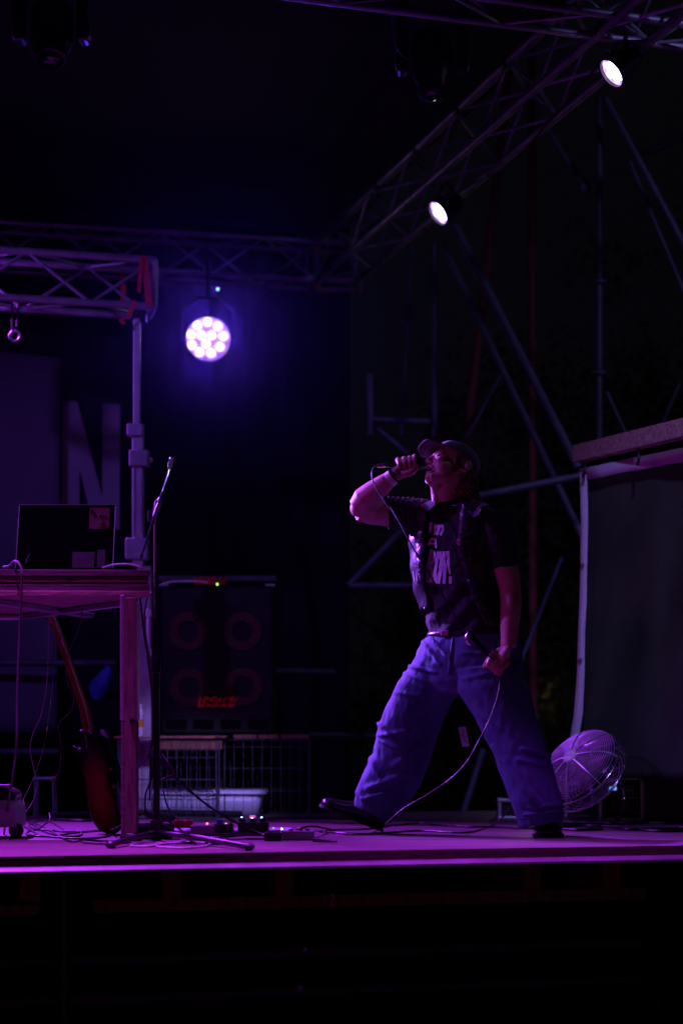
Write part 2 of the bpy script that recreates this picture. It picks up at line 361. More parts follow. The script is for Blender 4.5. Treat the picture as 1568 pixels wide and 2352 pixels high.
# red ratchet straps round the truss end
def strap(lbl, pts, w=.016):
    b = MB(); vs = []; n = len(pts)
    for p in pts: vs += [Vector(p) + Vector((-w, 0, 0)), Vector(p) + Vector((w, 0, 0))]
    b.add(vs, [(2 * i, 2 * i + 1, 2 * i + 3, 2 * i + 2) for i in range(n - 1)]); o = b.build('ratchet_strap', 'red'); o.modifiers.new('s', 'SOLIDIFY').thickness = .003
    return tag(o, lbl, 'strap', 'red ratchet straps on the truss end')
strap('wide red strap slanting down outside the end of the left truss', [P(330, 590, 10.2), P(330, 588, 9.96), P(337, 640, 9.95), P(342, 700, 9.95)])
strap('red strap hanging left of the slanting wide one on the truss end', [P(324, 591, 10.15), P(325, 590, 9.95), P(322, 630, 9.94), P(319, 672, 9.94)], .009)
strap('dim red strap round the inner truss chord left of the mast', [P(282, 628, 10.25), P(284, 660, 10.2), P(283, 700, 10.2)], .013)
strap('loose end of red strap dangling under the left truss', [P(310, 690, 9.9), P(296, 728, 9.92), P(278, 735, 9.92), P(286, 745, 9.92)], .012)

# ---------------------------------------------------------------- back wall cloth, roof, banners
b = MB(); n = 160; vs = []
A_, B_ = P(-320, 1000, 12.6), P(800, 1000, 13.6)
for zz in (0.0, 2.2, 6.4):
    for i in range(n + 1):
        t_ = i / n; p = A_.lerp(B_, t_); p.z = zz
        vs.append(p + Vector((0, .05 * math.sin(t_ * 75) + .03 * noise.noise((t_ * 30, zz, 0)), 0)))
b.add(vs, [(r * (n + 1) + i, r * (n + 1) + i + 1, (r + 1) * (n + 1) + i + 1, (r + 1) * (n + 1) + i) for r in range(2) for i in range(n)])
o = b.build('stage_curtain', 'curtain', smooth=True); o.modifiers.new('s', 'SOLIDIFY').thickness = .01
tag(o, 'black cloth backdrop hanging behind the stage under the back truss', 'curtain')
b = MB(); vs = []; n = 40
for j in range(n + 1):
    for i in range(n + 1):
        a = -3 + 6.2 * i / n; q = -.5 + 6.8 * j / n
        p = S(a, q, 5.35 - .05 * q); p.z += .04 * noise.noise((a * 1.5, q * 1.5, 0)); vs.append(p)
b.add(vs, [(j * (n + 1) + i, j * (n + 1) + i + 1, (j + 1) * (n + 1) + i + 1, (j + 1) * (n + 1) + i) for j in range(n) for i in range(n)])
o = b.build('roof_tarp', 'tarp', smooth=True); o.modifiers.new('s', 'SOLIDIFY').thickness = .004
tag(o, 'black roof canopy stretched above the stage trusses', 'roof')
# pale banner panel and the letter N
def cloth(name, pts, m, label, cat, wav=.012, nx=24, nz=24, thick=.003, parent=None):
    tl, tr, br, bl = [Vector(p) for p in pts]; vs = []
    for j in range(nz + 1):
        for i in range(nx + 1):
            s_, t_ = i / nx, j / nz; p = tl.lerp(tr, s_).lerp(bl.lerp(br, s_), t_)
            p.y += wav * (math.sin(s_ * 9 + 2 * t_) + noise.noise((s_ * 4, t_ * 3, 1.3)) * 2) * (0.4 + t_ * .6); vs.append(p)
    b = MB().add(vs, [(j * (nx + 1) + i, j * (nx + 1) + i + 1, (j + 1) * (nx + 1) + i + 1, (j + 1) * (nx + 1) + i) for j in range(nz) for i in range(nx)])
    o = b.build(name, m, parent, smooth=True); o.modifiers.new('s', 'SOLIDIFY').thickness = thick
    if not parent: tag(o, label, cat)
    return o
cloth('banner', [P(-260, 780, 11.35), P(140, 822, 11.5), P(132, 1682, 11.5), P(-260, 1682, 11.35)], 'bannerl', 'plain grey banner sheet hanging behind the laptop table', 'banner')
YN = 11.62
t = thing('letter_banner', 'dark banner with a large pale letter N beside the mast', 'banner', P(210, 1700, YN))
cloth('banner_cloth', [P(60, 760, YN), P(292, 775, YN + .05), P(290, 1700, YN + .05), P(60, 1700, YN)], 'curtain', None, None, wav=.003, parent=t)
def NP(u, v): p = P(u, v, YN - .025); return (p.x, p.z)
poly = [(145, 922), (178, 922), (237, 1145), (236, 926), (277, 929), (275, 1217), (216, 1212), (182, 1065), (183, 1210), (143, 1210)]
b = MB(); tri = [(0, 1, 7), (1, 6, 7)]
o_ = Vector((0, YN - .025, 0))
b.prism([NP(*q) for q in [poly[0], (183, 1210 - 268), (183, 1210), poly[9]]], o_, (1, 0, 0), EZ, (0, -.003, 0))
b.prism([NP(*q) for q in [(145.5, 922), (178, 922), (254, 1213), (216, 1212)]], o_ - Vector((0, .004, 0)), (1, 0, 0), EZ, (0, -.003, 0))
b.prism([NP(*q) for q in [(236, 926), (277, 929), (275, 1217), (236, 1214)]], o_ - Vector((0, .008, 0)), (1, 0, 0), EZ, (0, -.003, 0))
b.build('letter_n', 'banner', t)
# guard rails behind the stage
for (u0, v0, u1, v1, Y, l) in ((-120, 1522, 265, 1524, 11.3, 'upper dim guard rail behind the table'), (-120, 1727, 135, 1727, 11.3, 'lower dim guard rail behind the table'),
        (635, 1541, 770, 1543, 11.9, 'dim guard rail just right of the speaker cabinet'), (710, 1688, 880, 1690, 11.9, 'lower dim guard rail right of the wire cages'),
        (800, 1345, 975, 1345, 11.2, 'horizontal scaffold ledger behind the singer at waist height'), (850, 963, 985, 968, 11.2, 'short horizontal scaffold tube left of the cap'),
        (1100, 1138, 1345, 1090, 9.9, 'nearly level scaffold tube from the neck of the singer to the tarpaulin corner')):
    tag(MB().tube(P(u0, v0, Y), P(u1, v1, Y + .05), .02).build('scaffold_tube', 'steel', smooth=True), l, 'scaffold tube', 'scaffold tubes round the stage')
# ---------------------------------------------------------------- scaffold on the right
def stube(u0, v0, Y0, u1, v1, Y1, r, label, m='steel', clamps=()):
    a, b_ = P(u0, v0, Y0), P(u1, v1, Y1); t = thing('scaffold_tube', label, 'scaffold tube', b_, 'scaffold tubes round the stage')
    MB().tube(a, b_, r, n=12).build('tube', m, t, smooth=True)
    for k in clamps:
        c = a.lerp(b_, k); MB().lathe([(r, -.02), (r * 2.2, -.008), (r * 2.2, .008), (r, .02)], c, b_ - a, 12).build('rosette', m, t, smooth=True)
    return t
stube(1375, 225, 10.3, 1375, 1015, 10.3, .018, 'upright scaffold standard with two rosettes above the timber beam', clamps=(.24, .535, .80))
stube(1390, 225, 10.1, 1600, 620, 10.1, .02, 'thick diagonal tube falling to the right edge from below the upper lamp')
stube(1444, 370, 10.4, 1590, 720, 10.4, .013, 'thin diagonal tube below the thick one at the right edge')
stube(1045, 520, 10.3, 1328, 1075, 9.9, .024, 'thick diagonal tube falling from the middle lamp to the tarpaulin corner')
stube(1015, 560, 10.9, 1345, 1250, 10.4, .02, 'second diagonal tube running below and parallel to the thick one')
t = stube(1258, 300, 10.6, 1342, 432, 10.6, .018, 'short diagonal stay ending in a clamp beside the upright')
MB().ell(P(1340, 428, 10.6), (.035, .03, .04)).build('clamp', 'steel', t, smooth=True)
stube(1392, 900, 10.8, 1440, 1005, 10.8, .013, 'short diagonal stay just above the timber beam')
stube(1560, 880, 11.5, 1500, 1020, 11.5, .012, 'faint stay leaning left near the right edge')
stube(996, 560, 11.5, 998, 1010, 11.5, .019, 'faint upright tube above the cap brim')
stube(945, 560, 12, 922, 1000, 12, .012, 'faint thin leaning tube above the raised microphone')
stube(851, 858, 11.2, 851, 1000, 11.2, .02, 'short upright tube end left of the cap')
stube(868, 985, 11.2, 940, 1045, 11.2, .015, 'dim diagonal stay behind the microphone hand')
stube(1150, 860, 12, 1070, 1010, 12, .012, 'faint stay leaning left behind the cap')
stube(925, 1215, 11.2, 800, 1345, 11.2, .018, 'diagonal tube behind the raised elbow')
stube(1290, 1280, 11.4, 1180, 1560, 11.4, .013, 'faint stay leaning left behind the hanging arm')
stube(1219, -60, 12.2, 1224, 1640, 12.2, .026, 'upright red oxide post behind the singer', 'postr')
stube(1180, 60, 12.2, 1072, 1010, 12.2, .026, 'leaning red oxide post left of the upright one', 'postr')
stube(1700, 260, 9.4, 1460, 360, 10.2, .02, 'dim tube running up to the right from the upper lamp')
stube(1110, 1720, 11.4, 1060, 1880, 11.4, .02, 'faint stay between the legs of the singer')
# trees and a far lamp beyond the stage
def tree(label, x, y, h, r, seed):
    rn = random.Random(seed); t = thing('tree', label, 'tree', (x, y, 0), 'trees in the dark beyond the stage')
    b = MB().path([(x, y, 0), (x + .1, y, h * .3), (x - .05, y + .1, h * .6), (x, y, h * .85)], [.16, .12, .08, .03])
    for k in range(7):
        a = rn.uniform(0, 6.28); z = h * rn.uniform(.3, .7)
        b.path([(x, y, z), (x + math.cos(a) * r * .4, y + math.sin(a) * r * .4, z + h * .12), (x + math.cos(a) * r * .8, y + math.sin(a) * r * .8, z + h * .2)], [.06, .04, .015], 6)
    b.build('trunk', 'bark', t)
    b = MB(); cl = []
    for k in range(38):
        a = rn.uniform(0, 6.28); q = rn.uniform(.2, 1) * r; cl.append((x + math.cos(a) * q, y + math.sin(a) * q, h * rn.uniform(.25, 1.0), rn.uniform(.25, .6)))
    for k in range(9000):
        c = rn.choice(cl); d = Vector((rn.gauss(0, 1), rn.gauss(0, 1), rn.gauss(0, .8))) * c[3] * .6; p = Vector(c[:3]) + d
        u = Vector((rn.gauss(0, 1), rn.gauss(0, 1), rn.gauss(0, 1))).normalized() * rn.uniform(.025, .05); v_ = u.orthogonal().normalized() * u.length * .6
        b.add([p - u, p + v_, p + u, p - v_], [(0, 1, 2, 3)])
    b.build('crown', 'leaf', t)
tree('dark leafy tree behind the tarpaulin corner', 2.6, 19, 5.2, 1.7, 3)
tree('low dark bushy tree between the singer and the diagonal tubes', 1.1, 21, 3.6, 1.6, 5)
tree('tall dark tree at the right behind the upright scaffold', 4.6, 22, 7.5, 2.2, 8)
t = thing('garden_lamp', 'tiny yellow lamp glowing far behind the hip of the singer', 'lamp', P(1226, 1660, 16))
pl = P(1226, 1627, 16); MB().tube((pl.x, pl.y, 0), pl - Vector((0, 0, .05)), .02).build('pole', 'black', t)
MB().ell(pl, .012).build('bulb', emat('yellow bulb', (1, .65, .1), .5), t, smooth=True)
d = bpy.data.lights.new('far_lamp', 'POINT'); d.energy = 3.5; d.color = (1, .8, .15); d.shadow_soft_size = .05
o = bpy.data.objects.new('far_lamp', d); COL.objects.link(o); o.location = (pl.x, pl.y - .15, pl.z + .1)
# ---------------------------------------------------------------- stage lamps
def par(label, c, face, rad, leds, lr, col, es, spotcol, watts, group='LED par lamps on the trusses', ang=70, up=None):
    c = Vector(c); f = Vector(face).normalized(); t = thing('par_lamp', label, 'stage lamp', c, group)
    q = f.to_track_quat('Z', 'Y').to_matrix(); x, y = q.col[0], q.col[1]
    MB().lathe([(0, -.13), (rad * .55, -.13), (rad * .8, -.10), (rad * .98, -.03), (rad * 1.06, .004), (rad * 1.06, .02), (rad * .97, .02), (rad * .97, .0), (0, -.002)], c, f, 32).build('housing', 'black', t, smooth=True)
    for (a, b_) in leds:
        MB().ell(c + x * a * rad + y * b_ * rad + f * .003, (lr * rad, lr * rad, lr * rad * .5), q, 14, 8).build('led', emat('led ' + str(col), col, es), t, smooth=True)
        MB().lathe([(0, .001), (lr * rad * (1.55 if lr < .2 else 1.12), .001), (lr * rad * (1.75 if lr < .2 else 1.2), .004)], c + x * a * rad + y * b_ * rad, f, 16).build('reflector', emat('reflector cup painted scatter', (.36, .15, 1), 1.0), t, smooth=True)  # cup emission stands in for LED light scattered round each lens
    MB().lathe([(rad * .2, .0), (rad * .96, .0), (rad * .98, .012)], c, f, 32).build('lens_plate', emat('lens plate painted scatter' + str(lr), (.40, .12, 1), .55 if lr < .2 else 1.3), t, smooth=True)  # plate emits to paint the violet scatter between the LEDs
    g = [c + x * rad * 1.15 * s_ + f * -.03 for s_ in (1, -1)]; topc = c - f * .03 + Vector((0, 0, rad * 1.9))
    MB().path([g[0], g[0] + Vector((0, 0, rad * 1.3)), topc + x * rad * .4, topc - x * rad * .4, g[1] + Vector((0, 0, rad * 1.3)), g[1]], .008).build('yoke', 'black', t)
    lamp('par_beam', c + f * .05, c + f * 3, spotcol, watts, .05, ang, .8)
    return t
# back lamp: 12 leds seen face on
cB = P(478, 780, 11.9); pxB = 11.9 / FP
raw = [(1356, 800), (1290, 823), (1423, 825), (1248, 884), (1316, 886), (1384, 884), (1459, 888), (1255, 952), (1347, 941), (1437, 957), (1305, 996), (1380, 999)]
R0 = 52 * pxB; leds = [(((a * .3515) - 478) * pxB / R0, -((b_ * .3515 + 459) - 780) * pxB / R0) for a, b_ in raw]
fB = (Vector((0.35, 8, 1.5)) - cB).normalized()
# track quat may flip x: put LEDs through the same frame
def frame_fix(f, leds):
    q = Vector(f).to_track_quat('Z', 'Y').to_matrix(); sx = 1 if q.col[0].x > 0 else -1; sy = 1 if q.col[1].z > 0 else -1
    return [(a * sx, b_ * sy) for a, b_ in leds]
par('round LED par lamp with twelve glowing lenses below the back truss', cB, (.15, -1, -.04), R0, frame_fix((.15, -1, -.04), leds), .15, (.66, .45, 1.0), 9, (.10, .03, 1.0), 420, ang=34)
MB_ = MB().tube(cB + Vector((0, 0, .25)), Vector((cB.x, cB.y, zt - .24)), .012); tag(MB_.build('hanger_pipe', 'black', smooth=True), 'thin dark pipe holding the back par lamp', 'pipe')
tag(MB().ell(P(500, 664, 11.8), .009).build('status_light', emat('status light', (.25, .5, 1), 3), smooth=True), 'tiny blue status light glowing above the back par lamp', 'indicator light')
hexl = [(0, 0)] + [(.6 * math.cos(R(60 * k)), .6 * math.sin(R(60 * k))) for k in range(6)]
f1 = Vector((-.70, -.22, -.62)).normalized()
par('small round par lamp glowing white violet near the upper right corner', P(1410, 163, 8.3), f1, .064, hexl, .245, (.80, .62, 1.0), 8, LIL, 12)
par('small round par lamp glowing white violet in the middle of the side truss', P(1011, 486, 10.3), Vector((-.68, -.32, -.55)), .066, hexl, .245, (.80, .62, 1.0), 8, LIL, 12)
# moving heads
def moving_head(label, u, v, Y, s, tilt, lensn):
    c = P(u, v, Y); t = thing('moving_head', label, 'stage lamp', c + Vector((0, 0, .3 * s)), 'moving head spotlights')
    MB().box(c + Vector((0, 0, .47 * s)), (.30 * s, .22 * s, .10 * s)).build('base', 'blackp', t, bevel=.015)
    for sx in (-1, 1):
        MB().box(c + Vector((sx * .15 * s, 0, .19 * s)), (.055 * s, .12 * s, .47 * s)).build('yoke_arm', 'blackp', t, bevel=.015)
        MB().tube(c + Vector((sx * .125 * s, 0, .0)), c + Vector((sx * .185 * s, 0, .0)), .03 * s, n=16).build('pivot_cap', 'alud', t, smooth=True)
    f = Vector(tilt).normalized()
    h = MB().lathe([(0, -.17 * s), (.07 * s, -.17 * s), (.10 * s, -.13 * s), (.105 * s, 0), (.095 * s, .07 * s), (.078 * s, .10 * s), (.075 * s, .16 * s), (.062 * s, .165 * s), (.06 * s, .15 * s), (0, .15 * s)], c, f, 32).build('head', 'blackp', t, smooth=True)
    MB().lathe([(.06 * s, .152 * s), (.05 * s, .165 * s), (.03 * s, .175 * s), (0, .178 * s)], c, f, 24).build('lens', mat('dark lens', (.01, .01, .02), .05, 0, 0, 5, 0), h, smooth=True)
    if lensn:
        q = f.to_track_quat('Z', 'Y').to_matrix()
        for k in range(lensn): MB().ell(c + f * .17 * s + q.col[0] * (.045 * s * math.cos(k * 2.1)) + q.col[1] * (.045 * s * math.sin(k * 2.1)), .006 * s).build('small_lens', 'chrome', h, smooth=True)
    return t
moving_head('dark moving head spotlight hanging at the upper left corner', 120, 78, 7.4, .78, (.02, -.42, -.9), 0)
tm = moving_head('dark moving head spotlight hanging left of the side truss', 992, 150, 8.6, .86, (.06, -.12, -1), 3)
cable('power_cable', 'thin black cable looping beside the right moving head', [P(900, 18, 8.2), P(905, 90, 8.3), P(925, 130, 8.4), P(955, 128, 8.5), P(985, 75, 8.5)], .004)
cable('power_cable', 'black cable hanging beside the upper left moving head', [P(40, -20, 7.4), P(30, 20, 7.35), P(42, 50, 7.35)], .004)

# ---------------------------------------------------------------- tarpaulin on the right with beam
b = MB(); A_, B_ = P(1327, 1043, 9.6), P(1720, 948, 8.2)
ax = (B_ - A_).normalized(); ay = Vector((0, 0, 1)).cross(ax).normalized(); az = ax.cross(ay)
rt = Matrix((ax, ay, az)).transposed(); mid = (A_ + B_) / 2
tag(MB().box(mid, ((B_ - A_).length, .06, .082), rt).build('timber_beam', 'woodh', bevel=.004), 'thick pale timber beam above the charcoal tarpaulin', 'beam')
t = thing('tarpaulin', 'charcoal tarpaulin with white hem hanging at the right', 'tarpaulin', P(1400, 1790, 9.5))
lef = [(1347, 1102), (1347, 1300), (1343, 1400), (1340, 1500), (1338, 1600), (1335, 1690), (1325, 1795)]
def lv(v):
    for (a, c), (d_, e) in zip(lef, lef[1:]):
        if v <= e: return a + (d_ - a) * (v - c) / (e - c)
    return lef[-1][0]
nx, nz = 60, 40; vs = []
for j in range(nz + 1):
    for i in range(nx + 1):
        s_ = i / nx; t_ = j / nz; ul = lv(1100 + 690 * t_) if t_ > 0 else 1347
        Y = 9.55 - 1.1 * s_; u = ul + (1730 - ul) * s_; v = (1100 - 72 * s_) + (1788 - (1100 - 72 * s_)) * t_
        p = P(u, v, Y); p.y += .05 * noise.noise((s_ * 7 + t_ * 2, t_ * 2.2, 3)) * (.3 + t_) + .02 * math.sin(s_ * 22 + t_ * 5) * t_; vs.append(p)
b = MB().add(vs, [(j * (nx + 1) + i, j * (nx + 1) + i + 1, (j + 1) * (nx + 1) + i + 1, (j + 1) * (nx + 1) + i) for j in range(nz) for i in range(nx)])
o = b.build('tarpaulin_sheet', 'screen', t, smooth=True); o.modifiers.new('s', 'SOLIDIFY').thickness = .003
def band(name, prs, m, parent, th=.006):
    vs = [];
    for a, c in prs: vs += [Vector(a), Vector(c)]
    n_ = len(prs); b = MB().add(vs, [(2 * i, 2 * i + 1, 2 * i + 3, 2 * i + 2) for i in range(n_ - 1)])
    o = b.build(name, m, parent, smooth=True); o.modifiers.new('s', 'SOLIDIFY').thickness = th; return o
band('hem', [(P(1332 + (1730 - 1332) * k / 8, 1077 - 82 * k / 8, 9.5 - 1.1 * k / 8), P(1334 + (1730 - 1334) * k / 8, 1103 - 73 * k / 8 + (2 if k % 2 else 0), 9.5 - 1.1 * k / 8)) for k in range(9)], 'hem', t)
lh = [(1332, 1085, 16), (1334, 1200, 16), (1333, 1300, 15), (1331, 1380, 16), (1328, 1450, 15), (1325, 1550, 17), (1318, 1640, 20), (1308, 1700, 20), (1300, 1770, 20)]
band('hem', [(P(u, v, 9.48), P(u + w_, v, 9.46)) for u, v, w_ in lh], 'hem', t)
for (u, v) in ((1338, 1091), (1335, 1298), (1330, 1517)):
    MB().lathe([(.004, -.006), (.009, -.006), (.009, .004), (.004, .004)], P(u + 1, v, 9.45), (0, -1, 0), 14).build('eyelet', 'blackp', t, smooth=True)
for (u, v) in ((1463, 1060), (1340, 1088)):
    MB().path(cat_rom([P(u, v - 30, 9.0 if u > 1400 else 9.4), P(u + 3, v - 8, 8.98 if u > 1400 else 9.38), P(u - 1, v + 8, 9.0 if u > 1400 else 9.4)], 5), .006).build('tie_cord', 'blackp', t, smooth=True)

# ---------------------------------------------------------------- floor fan
YF = 9.1; pf = YF / FP
t = thing('floor_fan', 'round chrome floor fan tilted upwards behind the right shoe', 'fan', (P(1345, 1800, YF).x, YF, STG))
cF = P(1340, 1772, YF); nF = Vector((-.60, -.50, .60)).normalized(); qF = nF.to_track_quat('Z', 'Y').to_matrix()
RF = .205
def ringpts(r, h, n=48): return [cF + qF @ Vector((r * math.cos(2 * math.pi * k / n), r * math.sin(2 * math.pi * k / n), h)) for k in range(n + 1)]
def dome(r, h0, k): return h0 + k * math.sqrt(max(0, 1 - (r / RF) ** 2))
b = MB()
for i in range(22):
    r = RF * (.16 + .84 * i / 21); b.path(ringpts(r, dome(r, .03, .085)), .0016, 5, False)
b.build('front_grille', 'fanwire', t, smooth=True)
b = MB()
for k in range(8):
    a = 2 * math.pi * k / 8 + .3
    b.path([cF + qF @ Vector((r * math.cos(a), r * math.sin(a), dome(r, .032, .086))) for r in [RF * (.14 + .86 * i / 10) for i in range(11)]], .0034, 6)
b.build('grille_spokes', 'fanwire', t, smooth=True)
b = MB()
for i in range(10):
    r = RF * (.2 + .8 * i / 9); b.path(ringpts(r, -dome(r, .03, .05), 40), .0016, 5, False)
for k in range(12):
    a = 2 * math.pi * k / 12
    b.path([cF + qF @ Vector((r * math.cos(a), r * math.sin(a), -dome(r, .03, .05))) for r in [RF * (.2 + .8 * i / 6) for i in range(7)]], .002, 5)
b.build('rear_grille', 'fanwire', t, smooth=True)
MB().path(ringpts(RF, .03), .004, 8, False).build('front_rim', 'chrome', t, smooth=True)
MB().path(ringpts(RF, -.03), .004, 8, False).build('rear_rim', 'chrome', t, smooth=True)
b = MB()
for k in range(24): a_ = k * math.pi / 12; b.tube(cF + qF @ Vector((RF * math.cos(a_), RF * math.sin(a_), -.03)), cF + qF @ Vector((RF * math.cos(a_), RF * math.sin(a_), .03)), .0018)
b.build('rim_wires', 'chrome', t, smooth=True)
h_ = MB().lathe([(.036, .108), (.036, .118), (.03, .124), (0, .125)], cF, nF, 28).build('badge', 'white', t, smooth=True)
b = MB().box(cF + nF * .126, (.04, .006, .001), qF); b.build('badge_bar', 'lilac', h_)
MB().lathe([(.028, -.04), (.03, .03), (.0, .04)], cF, nF, 20).build('hub', 'black', t, smooth=True)
for k in range(4):
    a0 = k * math.pi / 2 + .5; vs = []; fs = []
    for i in range(7):
        r = RF * (.13 + .75 * i / 6); wd = .25 + .45 * math.sin(i / 6 * 2.6)
        for s_ in (0, .5, 1): a = a0 + wd * (s_ - .2); vs.append(cF + qF @ Vector((r * math.cos(a), r * math.sin(a), -.018 + .038 * s_)))
    fs = [(i * 3 + j, i * 3 + j + 1, i * 3 + j + 4, i * 3 + j + 3) for i in range(6) for j in range(2)]
    o = MB().add(vs, fs).build('blade', 'blackp', t, smooth=True); o.modifiers.new('s', 'SOLIDIFY').thickness = .002
MB().lathe([(.05, -.14), (.055, -.05), (.03, -.04)], cF, nF, 20).build('motor', 'black', t, smooth=True)
MB().path(cat_rom([P(1403, 1728, YF + .02), P(1414, 1748, YF + .04), P(1420, 1775, YF + .04), P(1432, 1835, YF), P(1430, 1858, YF - .05), P(1418, 1884, YF - .1)], 6), .011).build('stand_tube', 'black', t, smooth=True)
sdx = cF + Vector((-.17, .14, 0)); MB().path(cat_rom([sdx, Vector((sdx.x, sdx.y + .02, 1.35)), Vector((sdx.x + .02, sdx.y, 1.215))], 6), .011).build('stand_tube', 'black', t, smooth=True)
MB().path([Vector((P(1418, 1884, 9.0).x, 9.0, 1.213)), Vector((sdx.x + .02, sdx.y, 1.213))], .011).build('stand_foot', 'black', t, smooth=True)
MB().ell(P(1432, 1834, 9.08), .011).build('stand_knob', 'chrome', t, smooth=True)

# ---------------------------------------------------------------- flight cases
def road_case(label, u0, u1, vt, vb, Y, dep, front='open', group='flight cases at the right'):
    a, c = P(u0, vb, Y), P(u1, vt, Y); w_, h_ = c.x - a.x, c.z - a.z; zb_ = max(a.z, STG + .002); h_ = c.z - zb_
    t = thing('flight_case', label, 'flight case', ((a.x + c.x) / 2, Y + dep / 2, zb_), group)
    cx_ = (a.x + c.x) / 2
    b = MB()
    for (x, z, sx, sz) in ((cx_, c.z - .006, w_, .008), (cx_, zb_ + .006, w_, .008), (a.x + .006, (zb_ + c.z) / 2, .008, h_ - .02), (c.x - .006, (zb_ + c.z) / 2, .008, h_ - .02)):
        b.box((x, Y + dep / 2, z), (sx, dep - .02, sz))
    b.build('shell', 'blackp', t)
    MB().box((cx_, Y + dep - .02, (zb_ + c.z) / 2), (w_ - .02, .008, h_ - .02)).build('back_panel', 'blackp', t)
    for (p, q) in (((a.x, c.z), (c.x, c.z)), ((a.x, zb_), (c.x, zb_)), ((a.x, zb_), (a.x, c.z)), ((c.x, zb_), (c.x, c.z))):
        mx, mz = (p[0] + q[0]) / 2, (p[1] + q[1]) / 2
        MB().box((mx, Y + .005, mz), (abs(q[0] - p[0]) + .018 or .018, .018, max(abs(q[1] - p[1]) - .019, .018)) if p[0] == q[0] else (abs(q[0] - p[0]) + .018, .020, .018)).build('edge_profile', 'alu', t, bevel=.003)
    for x in (a.x, c.x):
        for z in (zb_, c.z): MB().ell((x, Y + .004, z), (.016, .014, .016)).build('ball_corner', 'alu', t, smooth=True)
    return t, a, c
t, a, c = road_case('open rack case with blue display beside the fan', 1378, 1474, 1787, 1886, 9.75, .45)
MB().box(((a.x + c.x) / 2, 9.80, c.z - .06), (c.x - a.x - .03, .02, .06)).build('wireless_receiver', 'blackp', t, bevel=.002)
MB().box((P(1406, 1811, 9.78).x, 9.786, P(1406, 1811, 9.78).z), (.038, .006, .017)).build('display', emat('blue display', (.12, .35, 1), 1.3), t)
for (u, v, w_) in ((1441, 1815, .05), (1452, 1833, .05), (1462, 1866, .035)): MB().box(P(u, v, 9.79), (w_, .01, .006)).build('rack_strip', 'alud', t)
MB().box(P(1440, 1850, 9.82), (.16, .02, .05)).build('rack_unit', 'blackp', t, bevel=.002)
t, a, c = road_case('small grey edged case behind the standing leg', 1147, 1243, 1838, 1886, 10.0, .25)
MB().box(((a.x + c.x) / 2, 10.03, (a.z + c.z) / 2), (c.x - a.x - .02, .01, c.z - a.z - .01)).build('front_panel', 'blackp', t)
t, a, c = road_case('closed black case at the right edge under the tarpaulin', 1487, 1640, 1793, 1884, 9.6, .5)
MB().box(((a.x + c.x) / 2, 9.63, (a.z + c.z) / 2), (c.x - a.x - .02, .01, c.z - a.z - .01)).build('front_panel', 'blackp', t)
for o in list(t.children):
    if o.name.startswith('edge_profile') or o.name.startswith('ball_corner'): o.data.materials[0] = M['blackp']
t, a, c = road_case('low dark case under the fan grille', 1300, 1366, 1800, 1884, 10.3, .3)
MB().box(((a.x + c.x) / 2, 10.33, (a.z + c.z) / 2), (c.x - a.x - .02, .01, c.z - a.z - .01)).build('front_panel', 'blackp', t)

# power leads of the lamps along the side truss
cable('power_cable', 'black lead sagging under the side truss between the two right lamps', [P(1395, 120, 8.4), P(1340, 190, 8.6), P(1250, 290, 9.0), P(1180, 370, 9.4), P(1090, 420, 9.9), P(1020, 455, 10.2)], .006)
cable('power_cable', 'black lead looping from the upper right lamp to the front truss', [P(1418, 128, 8.35), P(1440, 95, 8.3), P(1425, 60, 8.2), P(1380, 50, 8.15), P(1365, 82, 8.1)], .006)
cable('safety_wire', 'thin safety wire hanging beside the back par lamp', [P(470, 700, 11.8), P(455, 690, 11.85), P(450, 660, 11.9), P(462, 640, 12)], .003, 'steel')
for k_ in range(5):
    c_ = Cc.lerp(Se, .25 + .13 * k_); tag(MB().lathe([(.021, -.03), (.030, -.025), (.030, .025), (.021, .03)], c_, Se - Cc, 14).build('cable_clamp', 'black', smooth=True), 'black clamp round the upper chord of the side truss, ' + ['nearest the dark corner', 'second up from the corner', 'third up, above the middle lamp', 'fourth up, near the moving head', 'highest, by the front truss'][k_], 'clamp', 'clamps on the side truss')
# ---------------------------------------------------------------- table with laptop
t = thing('stage_table', 'timber edged stage table on aluminium legs carrying the laptop', 'table', (-1.0, 7.9, STG))
YT = 7.56
def tz(v): return CZ + (HZ - v) * YT / FP
xr = P(343, 1300, YT).x
def deck(z0, z1, grow): return [(-2.4, YT - grow, z0), (xr + grow * .6, YT - grow + .02, z0), (xr - .05, YT + .17, z0), (-1.38, 8.62, z0), (-2.4, 8.62, z0)], z1
def slab(name, z0, z1, g, m):
    pts, zz = deck(z0, z1, g); b = MB(); n = 5
    b.add([Vector(p) for p in pts] + [Vector((p[0], p[1], zz)) for p in pts], [(0, 1, 2, 3, 4), (5, 6, 7, 8, 9)] + [(i, (i + 1) % 5, 5 + (i + 1) % 5, 5 + i) for i in range(5)])
    return b.build(name, m, t, bevel=.002)
slab('tabletop', tz(1322), tz(1308), .005, 'woodt')
slab('upper_edge_board', tz(1331), tz(1322.2), -.006, 'woodt')
slab('edge_lip', tz(1336), tz(1331.2), .0, 'woodh')
slab('edge_groove', tz(1341), tz(1336.2), -.012, 'woodt')
slab('lower_edge_board', tz(1356), tz(1341.2), .0, 'woodt')
slab('bottom_flange', tz(1368), tz(1356.2), .004, 'woodh')
MB().box((-1.25, 8.0, tz(1368) - .012), (.05, 1.1, .02), Matrix.Rotation(R(-18), 3, 'Z')).build('cross_rail', 'alu', t, bevel=.003)
MB().tube((xr - .09, 7.74, tz(1368) - .014), (-1.38, 8.58, tz(1368) - .014), .013).build('frame_rail', 'alu', t, smooth=True)
MB().tube((-2.3, 8.58, tz(1368) - .014), (-1.38, 8.58, tz(1368) - .014), .013).build('frame_rail', 'alu', t, smooth=True)
